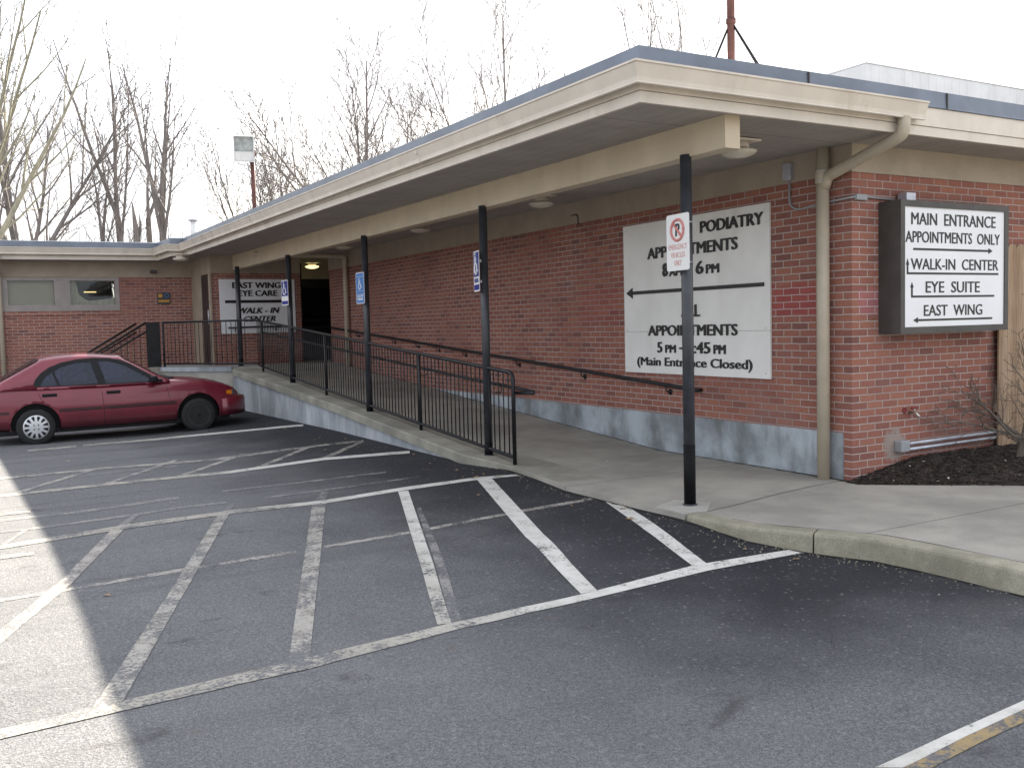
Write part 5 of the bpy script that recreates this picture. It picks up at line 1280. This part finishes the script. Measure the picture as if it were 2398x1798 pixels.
# wheels
for hx in HX:
    for sg in (-1, 1):
        W_ = bpy.data.objects.new('wheel', None); COL.objects.link(W_); W_.parent = CAR; W_.location = (hx, sg*.745, HZ-.005)
        k = MB(); k.lathe([(.18, -.085), (.25, -.095), (.276, -.075), (.283, -.04), (.284, .0), (.283, .04), (.276, .075), (.25, .095), (.18, .085)], (0, 0, 0), 'Y', 40); k.build('tyre', 'rubber', W_, loc=L0)
        o_ = sg
        if hx == 0.0:
            k = MB(); k.lathe([(.19, o_*.080), (.187, o_*.094), (.16, o_*.10), (.07, o_*.104), (.02, o_*.106)] if o_ > 0 else [(.02, -.106), (.07, -.104), (.16, -.10), (.187, -.094), (.19, -.080)], (0, 0, 0), 'Y', 40); hc = k.build('hubcap', 'silver', W_, loc=L0)
            k = MB()
            for i in range(12):
                a = i*pi/6+.26; ca, sa = cos(a), sin(a)
                pts = [(.105, -.010), (.165, -.024), (.171, 0), (.165, .024), (.105, .010), (.098, 0)]
                k.prism([(r*ca-t*sa, o_*.0985, r*sa+t*ca) for r, t in pts], (0, o_*.0075, 0))
            for i in range(4):
                a = i*pi/2+.78; k.lathe([(.012, o_*.1035), (.010, o_*.108)], (.045*cos(a), 0, .045*sin(a)), 'Y', 8)
            k.build('slot', 'trim', hc, loc=L0)
        else:
            k = MB(); k.lathe([(.19, o_*.075), (.178, o_*.088), (.165, o_*.06), (.13, o_*.055), (.10, o_*.075), (.05, o_*.078), (.02, o_*.08)], (0, 0, 0), 'Y', 40); rim = k.build('rim', 'steel', W_, loc=L0)
            k = MB()
            for i in range(10): a = i*pi/5; k.lathe([(.014, o_*.054), (.014, o_*.064)], (.145*cos(a), 0, .145*sin(a)), 'Y', 10)
            k.lathe([(.028, o_*.078), (.024, o_*.095)], (0, 0, 0), 'Y', 16); k.build('vent_hole', 'trim', rim, loc=L0)


# ================================================================ LITTER
rr = random.Random(21)
def leaf_mesh(seed):
    q = random.Random(seed); k = MB(); n = 9; top = []
    for i in range(n):
        a = 2*pi*i/n; r = (1 if i % 2 else .62)*q.uniform(.8, 1.1); top.append((r*cos(a)*.6, r*sin(a)*1.0, .16*abs(cos(a))+q.uniform(0, .10)))
    c = k.bm.verts.new((0, 0, .02)); v = [k.bm.verts.new(p) for p in top]
    for i in range(n): k.bm.faces.new((c, v[i], v[(i+1) % n]))
    return k
lv = [leaf_mesh(i).build('fallen_leaf', 'leaf') for i in range(3)]
spots = []
for i in range(46):
    t = rr.random(); y = 2.6+t*t*5.0; x = -2.28-abs(rr.gauss(0, .22))-.02*(y-2.6); spots.append((x, y, rr.uniform(.012, .032)))
for i in range(10): spots.append((rr.uniform(-3.6, -2.3), rr.uniform(5.4, 9.5), rr.uniform(.015, .03)))
spots += [(-2.53, .02, .05), (-2.32, .38, .03), (-2.3, -1.02, .035), (-2.15, -1.35, .03), (-2.6, .75, .022), (-3.0, 1.7, .02), (-6.35, .1, .03), (-5.95, 7.6, .03)]
mq = random.Random(5)
for i in range(16):
    x = mq.uniform(.15, 2.2); yf = -.13-(x+.14)*.835; t = mq.uniform(.05, .8); y = yf*(1-t)
    o = lv[i % 3].copy(); COL.objects.link(o); o.data = o.data.copy() if i < 1 else bitmesh
    if i < 1: bitmesh = o.data; bitmesh.materials.clear(); bitmesh.materials.append(MAT['paper']); o.name = 'pale_leaf'
    sz = mq.uniform(.008, .019); o.location = (x, y, .02+.15*min(1, t*1.15)*min(1, max(0, (x+.05)/.9))); o.scale = (sz, sz*1.5, sz); o.rotation_euler = (.2, .1, mq.uniform(0, 6)); o.name = 'pale_leaf'
    tag(o, 'tiny pale dead leaf lying on the dark mulch bed', 'leaf', 'pale leaves on the mulch')
used = 0
for i, (x, y, s) in enumerate(spots):
    src = lv[i % 3]
    if i < 3: o = src
    else: o = src.copy(); COL.objects.link(o)
    o.location = (x, y, hz(x, y)+.006); o.scale = (s, s, s*.8); o.rotation_euler = (rr.uniform(-.2, .2), rr.uniform(-.2, .2), rr.uniform(0, 6.3))
    tag(o, 'small dry curled leaf lying on the dark asphalt near the ramp', 'leaf', 'fallen leaves on the asphalt')
for i, (x, y, s, lb) in enumerate(((-1.02, 2.45, .03, 'white scrap of paper on walkway right of the railing end'), (-1.18, .95, .035, 'dark curled leaf on the walkway left of nearest post'))):
    z_ = ramp(y)+.004
    o = leaf_mesh(40+i).build('paper_scrap' if i == 0 else 'fallen_leaf', 'paper' if i == 0 else 'bark'); o.location = (x, y, z_); o.scale = (s, s*1.3, s*.6)
    tag(o, lb, 'litter' if i == 0 else 'leaf')
